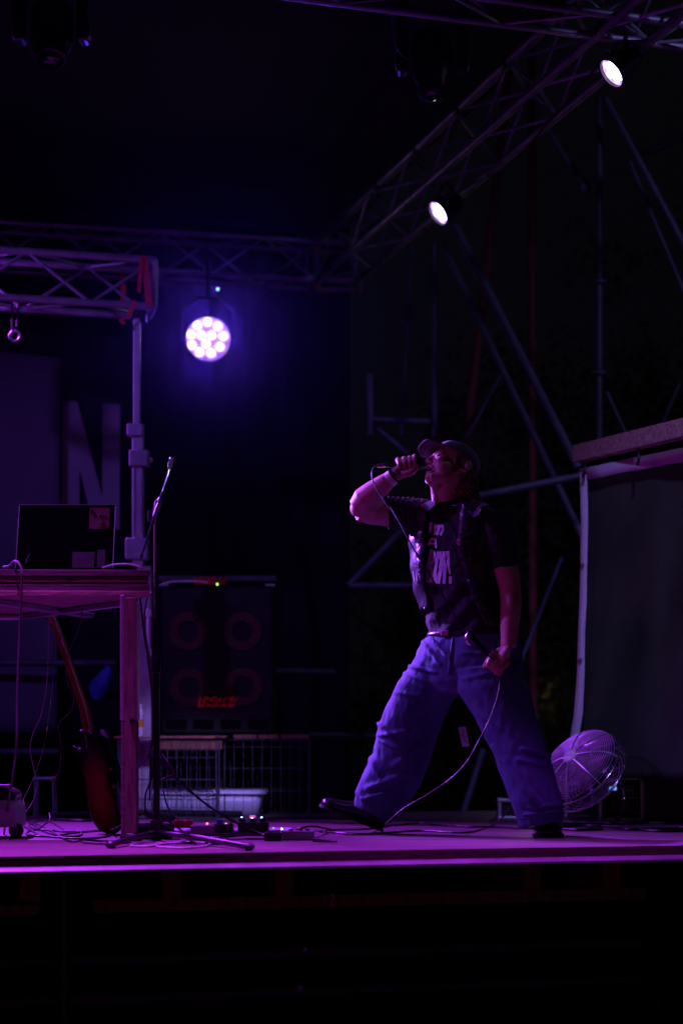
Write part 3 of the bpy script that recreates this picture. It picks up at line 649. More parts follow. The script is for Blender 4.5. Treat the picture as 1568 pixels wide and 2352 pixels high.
def tleg(u0, Y, lbl=None):
    s_ = Y / FP; x0 = P(u0, 0, Y).x
    lg = MB().box((x0 + 25 * s_, Y + .03, (tz(1368) + STG + .02) / 2), (28 * s_, .05, tz(1368) - STG - .04)).build('leg', mat('stained leg timber', (.17, .10, .08), .6, 0, .45, 9, .3, (8, 8, 1)), t, bevel=.003)
    MB().box((x0 + 5.5 * s_, Y + .035, (tz(1368) + tz(1655)) / 2), (10 * s_, .055, tz(1368) - tz(1655))).build('sleeve', 'alu', lg, bevel=.003)
    MB().box((x0 + 41 * s_, Y + .03, (tz(1385) + tz(1655)) / 2), (3.5 * s_, .05, tz(1385) - tz(1655))).build('lit_edge_strip', 'alu', lg, bevel=.001)  # bright strip stands in for light catching the right edge of the leg
    MB().box((x0 + 6.5 * s_, Y + .03, (tz(1655) + STG + .02) / 2), (8 * s_, .045, tz(1655) - STG - .03)).build('lower_tube', 'woodt', lg, bevel=.002)
    MB().box((x0 + 38 * s_, Y + .03, (tz(1655) + STG + .02) / 2), (6 * s_, .045, tz(1655) - STG - .03)).build('lower_tube', 'woodt', lg, bevel=.002)
    MB().tube((x0 + 30 * s_, Y - .012, tz(1656)), (x0 + 30 * s_, Y + .004, tz(1656)), .011).build('clamp_screw', 'black', lg, smooth=True)
    MB().box((x0 + 25 * s_, Y + .03, STG + .012), (48 * s_, .07, .024)).build('foot', 'rubber', lg, bevel=.004)
tleg(275, 7.52)
tleg(-130, 7.52)
# laptop: its back to the camera
YP = 7.85; Lp = thing('laptop', 'open black laptop seen from behind with a pink sticker', 'laptop', P(148, 1308, YP))
q = [P(35, 1308, YP), P(258, 1308, YP), P(262, 1163, YP + .10), P(42, 1160, YP + .10)]
ux = (q[1] - q[0]).normalized(); uz = ((q[3] - q[0]) - ux * (q[3] - q[0]).dot(ux)).normalized(); un = ux.cross(uz)
W_, H_ = (q[1] - q[0]).length, (q[3] - q[0]).length
q0 = q[0] + ux * .003; ql = Matrix((ux, -un, uz)).transposed()
cc = q0 + ux * W_ / 2 + uz * H_ / 2
lid = MB().box(cc, (W_, .007, H_), ql).build('lid', mat('laptop lid', (.004, .004, .005), .2, 0, .1, 30, .01, spec=.25), Lp, bevel=.003)
MB().box(cc - un * .0045, (W_ - .012, .001, H_ - .012), ql).build('screen', 'dark', lid)
for (dx, dz, sx, sz) in ((0, H_ / 2, W_, .003), (-W_ / 2, 0, .003, H_ - .012), (W_ / 2, 0, .003, H_ - .012)):
    MB().box(cc + ux * dx + uz * dz, (sx, .0085, sz), ql).build('rim', 'alu', lid, bevel=.001)
zt_ = tz(1308); MB().box((cc.x, YP + .14, zt_ + .009), (W_, .26, .014)).build('keyboard_base', 'alud', Lp, bevel=.003)
sgn = 1 if un.y < 0 else -1; out = un * sgn
def onlid(u, v): # pixel to lid plane
    f_ = ((q0 - cam.location).dot(un)) / ((P(u, v, 8) - cam.location).dot(un)); return cam.location + (P(u, v, 8) - cam.location) * f_ + out * .0045
def sticker(name, u0, v0, u1, v1, m):
    a, b_ = onlid(u0, v1), onlid(u1, v0); c_ = (a + b_) / 2
    o = MB().box(c_, ((b_ - a).dot(ux), .0006, (b_ - a).dot(uz)), ql).build(name, m, lid); return c_
sp = sticker('sticker', 205, 1168, 253, 1216, 'pink')
for (uu, vv) in ((212, 1177), (219, 1186)): place_text("P", .022, onlid(uu, vv) + out * .001, ux, uz, 'sticker_letter', 'blackp', lid, bold=.0012, ext=.0002)
MB().path(cat_rom([onlid(u, v) + out * .001 for u, v in ((226, 1188), (231, 1183), (236, 1188), (240, 1184), (243, 1190))], 5), .0011).build('sticker_drawing', 'blackp', lid)
MB().path(cat_rom([onlid(u, v) + out * .001 for u, v in ((234, 1192), (236, 1200), (231, 1206), (240, 1208), (246, 1212), (228, 1211))], 5), .001).build('sticker_drawing', 'blackp', lid)
sticker('label', 166, 1269, 218, 1305, 'greyl'); sticker('label', 223, 1264, 243, 1303, 'greyl')
MB().path(cat_rom([onlid(u, v) + out * .001 for u, v in ((60, 1296), (64, 1284), (70, 1274))], 5), .0016).build('painted_glint', 'greyl', lid)  # grey stroke paints a small highlight on the lid
# cables on and below the table
cable('power_cable', 'white cable looping over the table edge and falling to the floor', [P(8, 1303, 7.7), P(22, 1300, 7.66), P(32, 1290, 7.6), P(42, 1292, 7.52), P(50, 1308, 7.50), P(51, 1340, 7.5), P(46, 1450, 7.52), P(40, 1600, 7.52), P(38, 1720, 7.52), P(22, 1830, 7.6), F(10, 1915, .004)], .0045, 'greyl')
cable('ribbon_cable', 'flat cable lying on the table beside the laptop', [P(236, 1304, 7.75), P(262, 1297, 7.7), P(298, 1296, 7.66), P(322, 1302, 7.64), P(332, 1305, 7.64)], .004, 'lilac')
cable('thin_cable', 'thin wire hanging beside the guitar neck down to the floor', [P(130, 1390, 8.1), P(127, 1480, 8.1), P(118, 1600, 8.1), P(104, 1700, 8.1), P(88, 1760, 8.05), P(60, 1825, 7.95), P(34, 1870, 7.85)], .0016, 'chrome')
cable('thin_cable', 'thin kinked wire hanging left of the straight one under the table', [P(118, 1395, 8.0), P(112, 1450, 8.0), P(110, 1540, 8.0), P(104, 1600, 8.0), P(92, 1650, 8.0), P(76, 1685, 8.0), P(70, 1720, 8.0), P(78, 1765, 8.0), P(86, 1800, 8.0), P(76, 1840, 7.95), P(58, 1868, 7.9)], .0018, 'lilac')
cable('thin_cable', 'thin kinked wire crossing in front of the guitar neck', [P(188, 1388, 7.95), P(186, 1430, 7.95), P(158, 1500, 7.95), P(152, 1545, 7.95), P(160, 1580, 7.95), P(170, 1595, 7.95), P(164, 1632, 7.95), P(136, 1662, 7.95), P(140, 1710, 7.95), P(137, 1770, 7.95), P(118, 1792, 7.95)], .0018, 'greyl')
cable('cable', 'purple lit cable hanging right of the table leg', [P(322, 1372, 7.7), P(332, 1460, 7.72), P(346, 1560, 7.72), P(352, 1660, 7.7), P(346, 1760, 7.7), P(344, 1840, 7.68)], .004, 'rubber')
cable('cable', 'pale grey cable bulging left of the microphone stand', [P(350, 1360, 7.7), P(336, 1380, 7.72), P(333, 1440, 7.74), P(345, 1520, 7.74), P(352, 1600, 7.72), P(352, 1700, 7.7)], .0035, 'greyl')
# ---------------------------------------------------------------- microphone stand
YM = 7.6; t = thing('microphone_stand', 'black boom microphone stand without microphone beside the table', 'microphone stand', (P(360, 0, YM).x, YM, STG), None)
xm = P(360, 0, YM).x; zm = lambda v: CZ + (HZ - v) * YM / FP
MB().tube((xm, YM, zm(1900)), (xm, YM, zm(1500)), .0125, n=16).build('lower_tube', 'blackp', t, smooth=True)
MB().tube((xm, YM, zm(1500)), (xm, YM, zm(1190)), .0078, n=14).build('upper_tube', 'blackp', t, smooth=True)
MB().lathe([(.008, .0), (.017, .006), (.018, .05), (.013, .07), (.013, .10)], (xm, YM, zm(1548)), (0, 0, 1), 18).build('height_clutch', 'blackp', t, smooth=True)
MB().tube((xm - 5 * YM / FP, YM - .004, zm(1420)), (xm - 5 * YM / FP, YM - .004, zm(1205)), .0022).build('painted_highlight', 'white', t, smooth=True)  # thin white rod stands in for the highlight along the upper tube
bt, bb = P(393, 1068, YM - .05), P(325, 1278, YM - .12)
MB().tube(bt, bb, .0042, n=12).build('boom_arm', 'chrome', t, smooth=True)
MB().lathe([(.004, 0), (.0085, .004), (.0085, .075), (.004, .08)], P(354, 1188, YM - .07) , bt - bb, 14).build('boom_sleeve', 'alu', t, smooth=True)
clp = MB().box(P(361, 1165, YM - .045), (.024, .04, .055), Matrix.Rotation(R(17), 3, 'Y')).build('boom_clamp', 'blackp', t, bevel=.005)
MB().lathe([(0, -.008), (.021, -.008), (.023, 0), (.021, .008), (0, .008)], P(345, 1185, YM - .04), (1, .2, 0), 20).build('clamp_wheel', 'blackp', clp, smooth=True)
MB().box(bb, (.011, .012, .016)).build('boom_end_cap', 'blackp', t, bevel=.003)
hd = MB().box(P(392, 1062, YM - .05), (.018, .02, .026), Matrix.Rotation(R(17), 3, 'Y')).build('clip_mount', 'blackp', t, bevel=.004)
MB().tube(P(389, 1078, YM - .05), P(396, 1050, YM - .05), .009, n=14).build('clip_ring', 'chrome', t, smooth=True)
MB().box((xm, YM, zm(1905)), (.05, .05, .075)).build('leg_hub', 'blackp', t, bevel=.008)
for (u1, v1) in ((255, 1940), (572, 1945), (395, 1900)):
    e = F(u1, v1, .014); MB().path([(xm, YM, zm(1912)), Vector((xm, YM, zm(1912))).lerp(e, .5) + Vector((0, 0, .004)), e], .011, 12).build('leg', 'black', t, smooth=True)
    MB().ell(e, (.020, .018, .014)).build('leg_tip', 'rubber', t, smooth=True)
# weights and clutter round its base
tag(MB().box(F(352, 1928, 0) + Vector((0, .05, .03)), (.15, .1, .06)).build('sand_weight', 'curtain', bevel=.012), 'small black weight lying at the foot of the microphone stand', 'weight')
# ---------------------------------------------------------------- bass guitar leaning under the table
def yg(v): return 8.16 + (1916 - v) * .00075
def G3(u, v, dy=0): return P(u, v, yg(v) + dy)
gt = thing('bass_guitar', 'red and black sunburst bass guitar leaning under the table seen from behind', 'guitar', G3(245, 1916))
body = [(183, 1676), (186, 1700), (181, 1722), (172, 1711), (166, 1716), (169, 1732), (183, 1755), (196, 1792), (202, 1830), (206, 1862), (214, 1888), (228, 1908), (250, 1917), (270, 1914), (283, 1900), (279, 1875), (266, 1842), (253, 1812), (246, 1782), (248, 1758), (254, 1740), (247, 1722), (236, 1696), (224, 1676), (216, 1676), (209, 1692), (203, 1690), (205, 1676)]
b = MB(); fr = [G3(u, v) for u, v in body]; bk = [G3(u, v, .045) for u, v in body]; n = len(body)
b.add(fr + bk, [tuple(range(n)), tuple(range(n, 2 * n))[::-1]] + [(i, (i + 1) % n, n + (i + 1) % n, n + i) for i in range(n)])
sb = bpy.data.materials.new("sunburst paint"); sb.use_nodes = True; nt = sb.node_tree; pb = nt.nodes["Principled BSDF"]; pb.inputs["Roughness"].default_value = .22
tc = nt.nodes.new("ShaderNodeTexCoord"); mp = nt.nodes.new("ShaderNodeMapping"); gr = nt.nodes.new("ShaderNodeTexGradient"); gr.gradient_type = 'SPHERICAL'; cr = nt.nodes.new("ShaderNodeValToRGB")
gc = G3(232, 1825); mp.vector_type = 'TEXTURE'; mp.inputs["Location"].default_value = gc; mp.inputs["Scale"].default_value = (.072, .5, .21); mp.inputs["Rotation"].default_value = (0, R(-14), 0)
cr.color_ramp.elements[0].color = (.006, .004, .004, 1); cr.color_ramp.elements[1].color = (.6, .05, .05, 1); cr.color_ramp.elements[1].position = .75
nt.links.new(tc.outputs["Object"], mp.inputs[0]); nt.links.new(mp.outputs[0], gr.inputs[0]); nt.links.new(gr.outputs[0], cr.inputs[0]); nt.links.new(cr.outputs[0], pb.inputs[0])
b.build('body', sb, gt, bevel=.007, smooth=True)
MB().path([G3(196, 1690, -.003), G3(206, 1740, -.003)], [(.022, .006), (.02, .005)], 12).build('neck_plate', 'chrome', gt, bevel=0, smooth=True)
nk = [(115, 1412), (128, 1440), (150, 1500), (174, 1570), (193, 1625), (205, 1680)]
MB().path([G3(u, v, .012) for u, v in nk], [(.014, .013), (.016, .014), (.0185, .015), (.021, .016), (.023, .017), (.026, .018)], 14).build('neck', 'neck', gt, smooth=True)
fb = MB().path([G3(u + 6 + i * .6, v, .026) for i, (u, v) in enumerate(nk)], [(.016, .006)] * 6, 8).build('fingerboard', 'blackp', gt, smooth=True)
for k in range(14):
    f_ = k / 13; u = 132 + (214 - 132) * f_ ** .85; v = 1440 + (1682 - 1440) * f_ ** .85
    MB().ell(G3(u, v, .02), .0022, nu=8, nv=6).build('position_dot', 'white', fb)
hp = [(97, 1402), (128, 1402), (129, 1424), (133, 1448), (124, 1446), (112, 1430), (104, 1416)]
b = MB(); n = len(hp); b.add([G3(u, v, .012) for u, v in hp] + [G3(u, v, .028) for u, v in hp], [tuple(range(n)), tuple(range(n, 2 * n))[::-1]] + [(i, (i + 1) % n, n + (i + 1) % n, n + i) for i in range(n)])
b.build('headstock', 'neck', gt, bevel=.003)
for (u, v) in ((110, 1408), (116, 1420), (122, 1432)):
    MB().lathe([(.010, 0), (.010, .012), (0, .013)], G3(u, v, .012), (0, -1, 0), 12).build('tuning_machine', 'chrome', gt, smooth=True)
MB().lathe([(.004, 0), (.004, .01), (.008, .011), (.008, .016), (0, .017)], G3(185, 1716, -.001), (0, -1, 0), 12).build('strap_button', 'chrome', gt, smooth=True)
band_pts = [(222, 1680), (240, 1705), (250, 1735), (262, 1770), (274, 1805), (283, 1840), (287, 1880)]
sd = band('strap', [(G3(u, v, -.02), G3(u + 15, v - 4, .01)) for u, v in band_pts], 'curtain', gt, .003)
for (u, v, s_) in ((252, 1772, 1), (259, 1811, 1.25), (262, 1826, .6)):
    c_ = G3(u + 3, v - 5, -.024); poly = [(math.sin(k * math.pi / 5) * (.012 if k % 2 == 0 else .005) * s_, math.cos(k * math.pi / 5) * (.012 if k % 2 == 0 else .005) * s_) for k in range(10)]
    MB().prism(poly, c_, (1, 0, 0), EZ, (0, .001, 0)).build('strap_star', 'pink', sd)
# ---------------------------------------------------------------- loudspeaker cabinet
YC = 10.45; a, c = P(368, 1688, YC), P(630, 1345, YC); w_, h_ = c.x - a.x, c.z - a.z; cx_, cz_ = (a.x + c.x) / 2, (a.z + c.z) / 2
t = thing('bass_cabinet', 'large black bass speaker cabinet with four dim red rings', 'loudspeaker', (cx_, YC + .2, a.z))
MB().box((cx_, YC + .22, cz_), (w_, .40, h_)).build('cabinet_box', 'curtain', t, bevel=.006)
MB().box((cx_, YC + .012, cz_), (w_ - .03, .012, h_ - .03)).build('front_grille', 'black', t)
for (u, v) in ((433, 1450), (556, 1450), (436, 1579), (559, 1577)):
    p = P(u, v, YC); MB().lathe([(24 * YC / FP, .0), (24 * YC / FP, .006), (44 * YC / FP, .006), (44 * YC / FP, 0)], p, (0, -1, 0), 40).build('speaker_ring', 'ringr', t)
MB().box((cx_, YC + .003, P(0, 1640, YC).z), (w_ - .05, .006, .006)).build('grille_bar', 'blackp', t)
for k in range(4): MB().box((a.x + w_ * (.14 + .24 * k), YC + .003, P(0, 1664, YC).z), (w_ * .18, .006, .05)).build('port', 'dark', t)
for k in (-1, 1): MB().box((cx_ + k * w_ / 2 * .93, YC + .01, c.z + .002), (.05, .05, .012)).build('corner_protector', 'alud', t, bevel=.003)
place_text("Mark", .078, P(503, 1607, YC) + Vector((0, -.008, 0)), (1.35, 0, 0), EZ, 'badge_lettering', 'logor', t, shear=.25, bold=.002)
place_text("bass", .078, P(498, 1619, YC) + Vector((0, -.008, 0)), (1.35, 0, 0), EZ, 'badge_lettering', 'logor', t, shear=.25, bold=.002)
for o in [o for o in t.children if o.name.startswith('badge_lettering')]:
    xs = [v.co.x for v in o.data.vertices]; zs = [v.co.z for v in o.data.vertices]; mx, mz = (min(xs) + max(xs)) / 2, (min(zs) + max(zs)) / 2
    W2 = (86 if 'badge_lettering' == o.name else 82) * YC / FP / (max(xs) - min(xs)); H2 = 13.5 * YC / FP / (max(zs) - min(zs))
    for v in o.data.vertices: v.co.x = mx + (v.co.x - mx) * W2; v.co.z = mz + (v.co.z - mz) * H2
MB().box(P(459, 1613, YC) + Vector((0, -.006, 0)), (.012, .004, .056), Matrix.Rotation(R(12), 3, 'Y')).build('badge_bar', 'logor', t)
top = c.z
m_ = thing('effects_unit', 'small red rack unit with green light on top of the bass cabinet', 'effects unit', (P(482, 0, 10.5).x, 10.55, top + .008))
b = MB().box((P(482, 0, 10.5).x, 10.58, top + .03), (.17, .10, .04)).build('housing', 'redp', m_, bevel=.003)
for k in range(5): MB().lathe([(.006, 0), (.006, .012), (0, .013)], (P(452 + k * 15, 0, 10.5).x, 10.56, top + .05), (0, 0, 1), 10).build('knob', 'blackp', m_)
MB().ell(P(499, 1342, 10.44), .006).build('green_light', emat('green light', (.5, 1, .05), 2.0), m_, smooth=True)
cable('cable', 'bright curved cable lying on top of the bass cabinet', [P(372, 1341, 10.4), P(400, 1336, 10.42), P(440, 1335, 10.44), P(478, 1338, 10.5)], .005, 'white')
tag(MB().box((P(490, 0, 11.1).x, 11.1, P(0, 1330, 11.1).z), (.70, .1, .03)).build('shelf_bar', 'steel', bevel=.004), 'dim grey bar behind the top of the bass cabinet', 'bar')
tag(MB().box((P(490, 0, 11.1).x, 11.12, (P(0, 1334, 11.1).z + STG) / 2), (.5, .04, P(0, 1334, 11.1).z - STG - .01)).build('shelf_upright', 'dark'), 'black stand hidden behind the bass cabinet', 'stand')
# ---------------------------------------------------------------- wire cages and their wooden tops
def cage(label, u0, u1, vt, Yf, dep, nv_, rows, tops):
    a, c = P(u0, 0, Yf), P(u1, 0, Yf); zt2 = P(0, vt, Yf).z; z0 = STG + .004; t = thing('wire_cage', label, 'wire cage', ((a.x + c.x) / 2, Yf + dep / 2, STG), 'wire cages under the cabinet')
    def panel(name, p, q, n):
        b = MB(); d = q - p
        for i in range(n + 1):
            x = p + d * (i / n); b.path([x + Vector((0, 0, z0 - p.z)), x + Vector((0, 0, zt2 - p.z))], .0016, 5)
        for r in rows:
            z = z0 + (zt2 - z0) * r; b.path([Vector((p.x, p.y, z)), Vector((q.x, q.y, z))], .0018, 5)
        b.build(name, 'steel', t)
    A = Vector((a.x, Yf, z0)); B = Vector((c.x, Yf, z0)); D = Vector((0, dep, 0))
    panel('front_panel', A, B, nv_); panel('back_panel', A + D, B + D, nv_); 
    if u0 < 400: panel('side_panel', A, A + D, 8)
    else: panel('side_panel', B, B + D, 8)
    for x in (A, B, A + D, B + D): MB().tube(x, Vector((x.x, x.y, zt2)), .004).build('corner_post', 'steel', t)
    return t, zt2
cage('middle wire cage under the bass cabinet right of the table leg', 330, 497, 1722, 10.2, .45, 9, (.01, .13, .42, .72, .99), 0)
cage('shallow wire cage in front of the lift mast on both sides of the table leg', 272, 497, 1700, 9.72, .22, 10, (.01, .25, .5, .78, .99), 0)
tag(MB().box(P(384, 1694, 9.83) , (.495, .25, .010)).build('cage_board', 'wood', bevel=.002), 'thin brown board on the shallow wire cage carrying the bottle', 'board')
cage('right wire cage under the bass cabinet ending near the lifted shoe', 516, 709, 1698, 10.25, .55, 9, (.01, .33, .62, .9, .99), 0)
tag(MB().box(P(420, 1693, 10.42), (.485, .46, .012)).build('cage_board', 'wood', bevel=.002), 'thin brown board between the bass cabinet and the middle wire cage', 'board')
tag(MB().box(P(410, 1710, 10.22) + Vector((0, .02, 0)), (.45, .04, .05)).build('cage_batten', 'wood', bevel=.002), 'thick brown batten under the board of the middle wire cage', 'batten')
for (u0, u1, l) in ((536, 590, 'first pallet block from the left on the right wire cage'), (594, 640, 'middle pallet block on the right wire cage'), (646, 708, 'last pallet block at the right end of the right wire cage')):
    x0, x1 = P(u0, 0, 10.3).x, P(u1, 0, 10.3).x; tag(MB().box(((x0 + x1) / 2, 10.5, P(0, 1692, 10.3).z), (x1 - x0, .4, .022)).build('pallet_block', 'wood', bevel=.002), l, 'pallet block', 'pallet blocks')
# milky plastic box behind the cage
t = thing('storage_box', 'milky translucent plastic storage box inside the wire cages', 'storage box', (P(477, 0, 10.26).x, 10.4, STG + .001))
Yb = 10.26; x0, x1 = P(352, 0, Yb).x, P(598, 0, Yb).x; zb0, zb1 = STG + .003, P(0, 1822, Yb).z
def rr(x0, x1, y0, y1, z, r=.03, k=5):
    pts = []
    for (cx, cyy, a0) in ((x1 - r, y1 - r, 0), (x0 + r, y1 - r, 90), (x0 + r, y0 + r, 180), (x1 - r, y0 + r, 270)):
        for i in range(k + 1): a = R(a0 + 90 * i / k); pts.append(Vector((cx + r * math.cos(a), cyy + r * math.sin(a), z)))
    return pts
o = MB().loft([rr(x0 + .01, x1 - .01, Yb + .01, Yb + .34, zb0), rr(x0 - .008, x1 + .008, Yb - .008, Yb + .358, zb1)], cap=False)
o.add(rr(x0 + .01, x1 - .01, Yb + .01, Yb + .34, zb0), [tuple(range(24))])
o = o.build('tub', 'plasticbox', t, smooth=True); o.modifiers.new('s', 'SOLIDIFY').thickness = .003
MB().loft([rr(x0 - .03, x1 + .03, Yb - .03, Yb + .38, zb1 - .004, .04), rr(x0 - .03, x1 + .03, Yb - .03, Yb + .38, zb1 + .008, .04), rr(x0 - .022, x1 + .022, Yb - .022, Yb + .372, zb1 + .018, .04)]).build('lid', 'plasticbox', t, smooth=True)
MB().box((x1 - .16, Yb + .1, STG + .05), (.04, .1, .05)).build('blue_item', 'blue', t, bevel=.006)
for k in range(3): MB().path(cat_rom([Vector((x0 + .15 + k * .12 + .05 * math.cos(q_), Yb + .12 + .06 * math.sin(q_), STG + .03 + .015 * k + .03 * math.sin(q_ * 1.3))) for q_ in [i * .7 for i in range(16)]], 3), .006).build('coiled_cable', 'rubber', t, smooth=True)
# bottle standing on the left cage board
YBt = 9.76; xb = P(323, 0, YBt).x; z0 = P(0, 1694, 9.83).z + .0055; t = thing('water_bottle', 'small plastic bottle with white cap beside the table leg', 'bottle', (xb, YBt, z0))
hb = P(0, 1617, YBt).z - z0; MB().lathe([(0, 0), (.014, 0), (.0155, .01), (.0155, hb * .55), (.014, hb * .62), (.015, hb * .7), (.008, hb * .9), (.008, hb * .95)], (xb, YBt, z0), (0, 0, 1), 20).build('bottle_body', 'plasticbox', t, smooth=True)
MB().lathe([(.0159, hb * .28), (.0159, hb * .52)], (xb, YBt, z0), (0, 0, 1), 20).build('bottle_label', 'amber', t, smooth=True)
MB().lathe([(.0095, hb * .9), (.0095, hb), (0, hb)], (xb, YBt, z0), (0, 0, 1), 16).build('cap', 'white', t, smooth=True)
MB().lathe([(.0157, hb * .66), (.0157, hb * .74), (.010, hb * .86)], (xb, YBt, z0), (0, 0, 1), 20).build('shoulder_sleeve', 'white', t, smooth=True)
# blue cloth hanging from the guard rail
o = cloth('cloth', [P(262, 1527, 11.26), P(256, 1527, 11.26), P(258, 1560, 11.2), P(230, 1612, 11.2)], 'blue', None, None, .0, parent=None)
bpy.data.objects.remove(o)
vs = [P(u, v, Y) for u, v, Y in ((246, 1526, 11.27), (256, 1530, 11.25), (252, 1572, 11.2), (236, 1606, 11.22), (212, 1610, 11.25), (202, 1570, 11.2), (222, 1556, 11.18), (236, 1576, 11.16), (222, 1588, 11.2))]
o = MB().add(vs, [(0, 1, 7, 6), (1, 2, 7), (2, 3, 8, 7), (3, 4, 8), (4, 5, 8), (5, 6, 8), (6, 7, 8)]).build('cloth', 'blue'); s_ = o.modifiers.new('a', 'SUBSURF'); s_.levels = s_.render_levels = 2; o.modifiers.new('s', 'SOLIDIFY').thickness = .004
tag(o, 'crumpled blue cloth hanging from the guard rail behind the table', 'cloth')
# low stool
t = thing('stool', 'dim low black stool behind the hanging wires', 'stool', F(105, 1874))
c_ = F(105, 1876); MB().box((c_.x, c_.y, P(0, 1788, c_.y).z), (.11, .11, .014)).build('seat', 'alud', t, bevel=.003)
for sx in (-.045, .045):
    for sy in (-.045, .045): MB().tube((c_.x + sx, c_.y + sy, P(0, 1790, c_.y).z - .004), (c_.x + sx * 1.1, c_.y + sy * 1.1, STG + .001), .006).build('leg', 'alud', t)
# wheeled light case at the left edge
YW = 7.75; pw = YW / FP; t = thing('wheeled_case', 'light plastic wheeled case cut by the left edge', 'case', (P(-20, 0, YW).x, YW + .1, STG))
b = MB(); x1 = P(37, 0, YW).x; z0, z1 = P(0, 1900, YW).z, P(0, 1838, YW).z
b.loft([rr(x1 - .34, x1 - .004, YW, YW + .28, z0, .02), rr(x1 - .34, x1, YW - .004, YW + .284, (z0 + z1) / 2, .02), rr(x1 - .34, x1 - .01, YW, YW + .28, z1 - .006, .02), rr(x1 - .33, x1 - .018, YW + .008, YW + .27, z1, .02)]); b.build('case_body', 'lilac', t, smooth=True)
x2 = P(38, 0, YW + .08).x; zz1 = P(0, 1812, YW).z
MB().loft([rr(x2 - .3, x2, YW + .03, YW + .27, z1 + .001, .03), rr(x2 - .3, x2 - .005, YW + .03, YW + .27, z1 + .028, .03), rr(x2 - .3, x2 - .03, YW + .04, YW + .26, z1 + .045, .03)]).build('black_lid', 'blackp', t, smooth=True)
MB().box((x2 - .15, YW + .14, z1 + .052), (.22, .17, .012)).build('lid_panel', 'lilac', t, bevel=.005)
MB().path(cat_rom([P(35, 1838, YW + .05), P(38, 1828, YW + .03), P(46, 1824, YW + .03), P(47, 1832, YW + .03)], 5), .005).build('handle', 'alu', t, smooth=True)
wc = F(34, 1898, .0) ; wz = STG + .030; wh = MB().lathe([(.02, -.012), (.028, -.010), (.030, 0), (.028, .010), (.02, .012), (0, .012)], (P(33, 0, YW).x, YW + .05, wz), (0, -1, 0), 24).build('wheel', 'rubber', t, smooth=True)
for k in range(5): a = k * 2 * math.pi / 5; MB().box((P(33, 0, YW).x + .012 * math.cos(a), YW + .036, wz + .012 * math.sin(a)), (.014, .002, .003), Matrix.Rotation(-a, 3, 'Y')).build('spoke', 'alud', wh)
MB().box((x1 - .10, YW - .02, (STG + z0) / 2 ), (.075, .05, z0 - STG - .002)).build('stand_foot', 'black', t, bevel=.004)
MB().box((x1 - .28, YW + .2, (STG + z0) / 2 ), (.075, .05, z0 - STG - .002)).build('stand_foot', 'black', t, bevel=.004)
# ---------------------------------------------------------------- pedals
def pedal(name, label, u0, u1, vt, vb, dep, m, knobs=(), lights=(), base=0, group='effect pedals on the floor'):
    Y = (CZ - STG - base) * FP / (vb - HZ); a, c = P(u0, vb, Y), P(u1, vt, Y); z0 = STG + base + .001; h = c.z - z0
    t = thing(name, label, 'effects pedal', ((a.x + c.x) / 2, Y + dep / 2, z0), group)
    MB().box(((a.x + c.x) / 2, Y + dep / 2, z0 + h / 2), (c.x - a.x, dep, h)).build('housing', m, t, bevel=.003)
    for (u, r, hh, mm) in knobs: MB().lathe([(r, 0), (r * .9, hh), (0, hh)], (P(u, 0, Y).x, Y + dep * .35, z0 + h), (0, 0, 1), 16).build('knob', mm, t, smooth=True)
    for (u, v, r, col, es) in lights: MB().ell(P(u, v, Y + dep * .3), r).build('indicator_light', emat('pedal light ' + str(col), col, es), t, smooth=True)
    return Y
bd = F(560, 1925); tb_ = tag(MB().box((P(520, 0, 7.9).x, 8.12, STG + .012), (.52, .26, .022), Matrix.Rotation(R(6), 3, 'Z')).build('pedal_board', 'lilac', bevel=.003), 'flat board under the pedals', 'pedal board')
pedal('effects_pedal', 'red effects pedal next to the microphone stand', 399, 441, 1884, 1906, .09, 'redp', ((408, .007, .006, 'blackp'), (432, .007, .006, 'blackp')))
pedal('effects_pedal', 'grey flat power supply among the pedals', 437, 492, 1896, 1918, .08, 'greyl', (), (), .024)
pedal('effects_pedal', 'black pedal with a red light and a blue knob', 488, 534, 1893, 1914, .10, 'blackp', ((503, .013, .016, 'blue'), (528, .008, .008, 'alud')), ((476, 1892, .0045, (1, .1, .08), 5), (519, 1892, .0035, (1, .3, .5), 2)), .024)
pedal('effects_pedal', 'wide black pedal with three knobs and bright lights', 546, 616, 1889, 1913, .11, 'blackp', ((555, .012, .018, 'blackp'), (580, .013, .016, 'blackp'), (602, .012, .018, 'blackp')), ((555, 1879, .005, (.45, .55, 1), 9), (579, 1880, .005, (.7, .75, 1), 8), (601, 1879, .0048, (.5, .6, 1), 9)), .024)
tag(MB().box(P(580, 1877, 8.35), (.025, .03, .014)).build('display_cap', emat('orange glow', (1, .12, .03), .5), bevel=.002), 'small glowing orange display behind the middle knob of the wide pedal', 'display')
pedal('effects_pedal', 'long low tuner pedal with a white light at the right end', 650, 721, 1909, 1930, .09, 'alud', ((668, .010, .007, 'blackp'), (690, .008, .008, 'blackp'), (706, .008, .008, 'blackp')), ((647, 1904, .004, (.8, .8, 1), 5),))
pedal('effects_pedal', 'small black pedal with a green light between the wide pedal and the tuner', 606, 646, 1912, 1932, .07, 'blackp', ((622, .008, .006, 'blackp'),), ((628, 1902, .003, (.1, 1, .2), 1.2),))
pedal('effects_pedal', 'small dark pedal in front of the pedal board', 470, 520, 1926, 1941, .07, 'blackp', ((480, .006, .005, 'redp'), (505, .006, .005, 'blackp')))
t = thing('jack_plug', 'black cable plug pointing right out of the tuner pedal', 'plug', F(745, 1931))
MB().path([F(720, 1930, .012), F(744, 1932, .010), F(774, 1933, .008)], [.007, .006, .004]).build('plug_body', 'blackp', t, smooth=True)
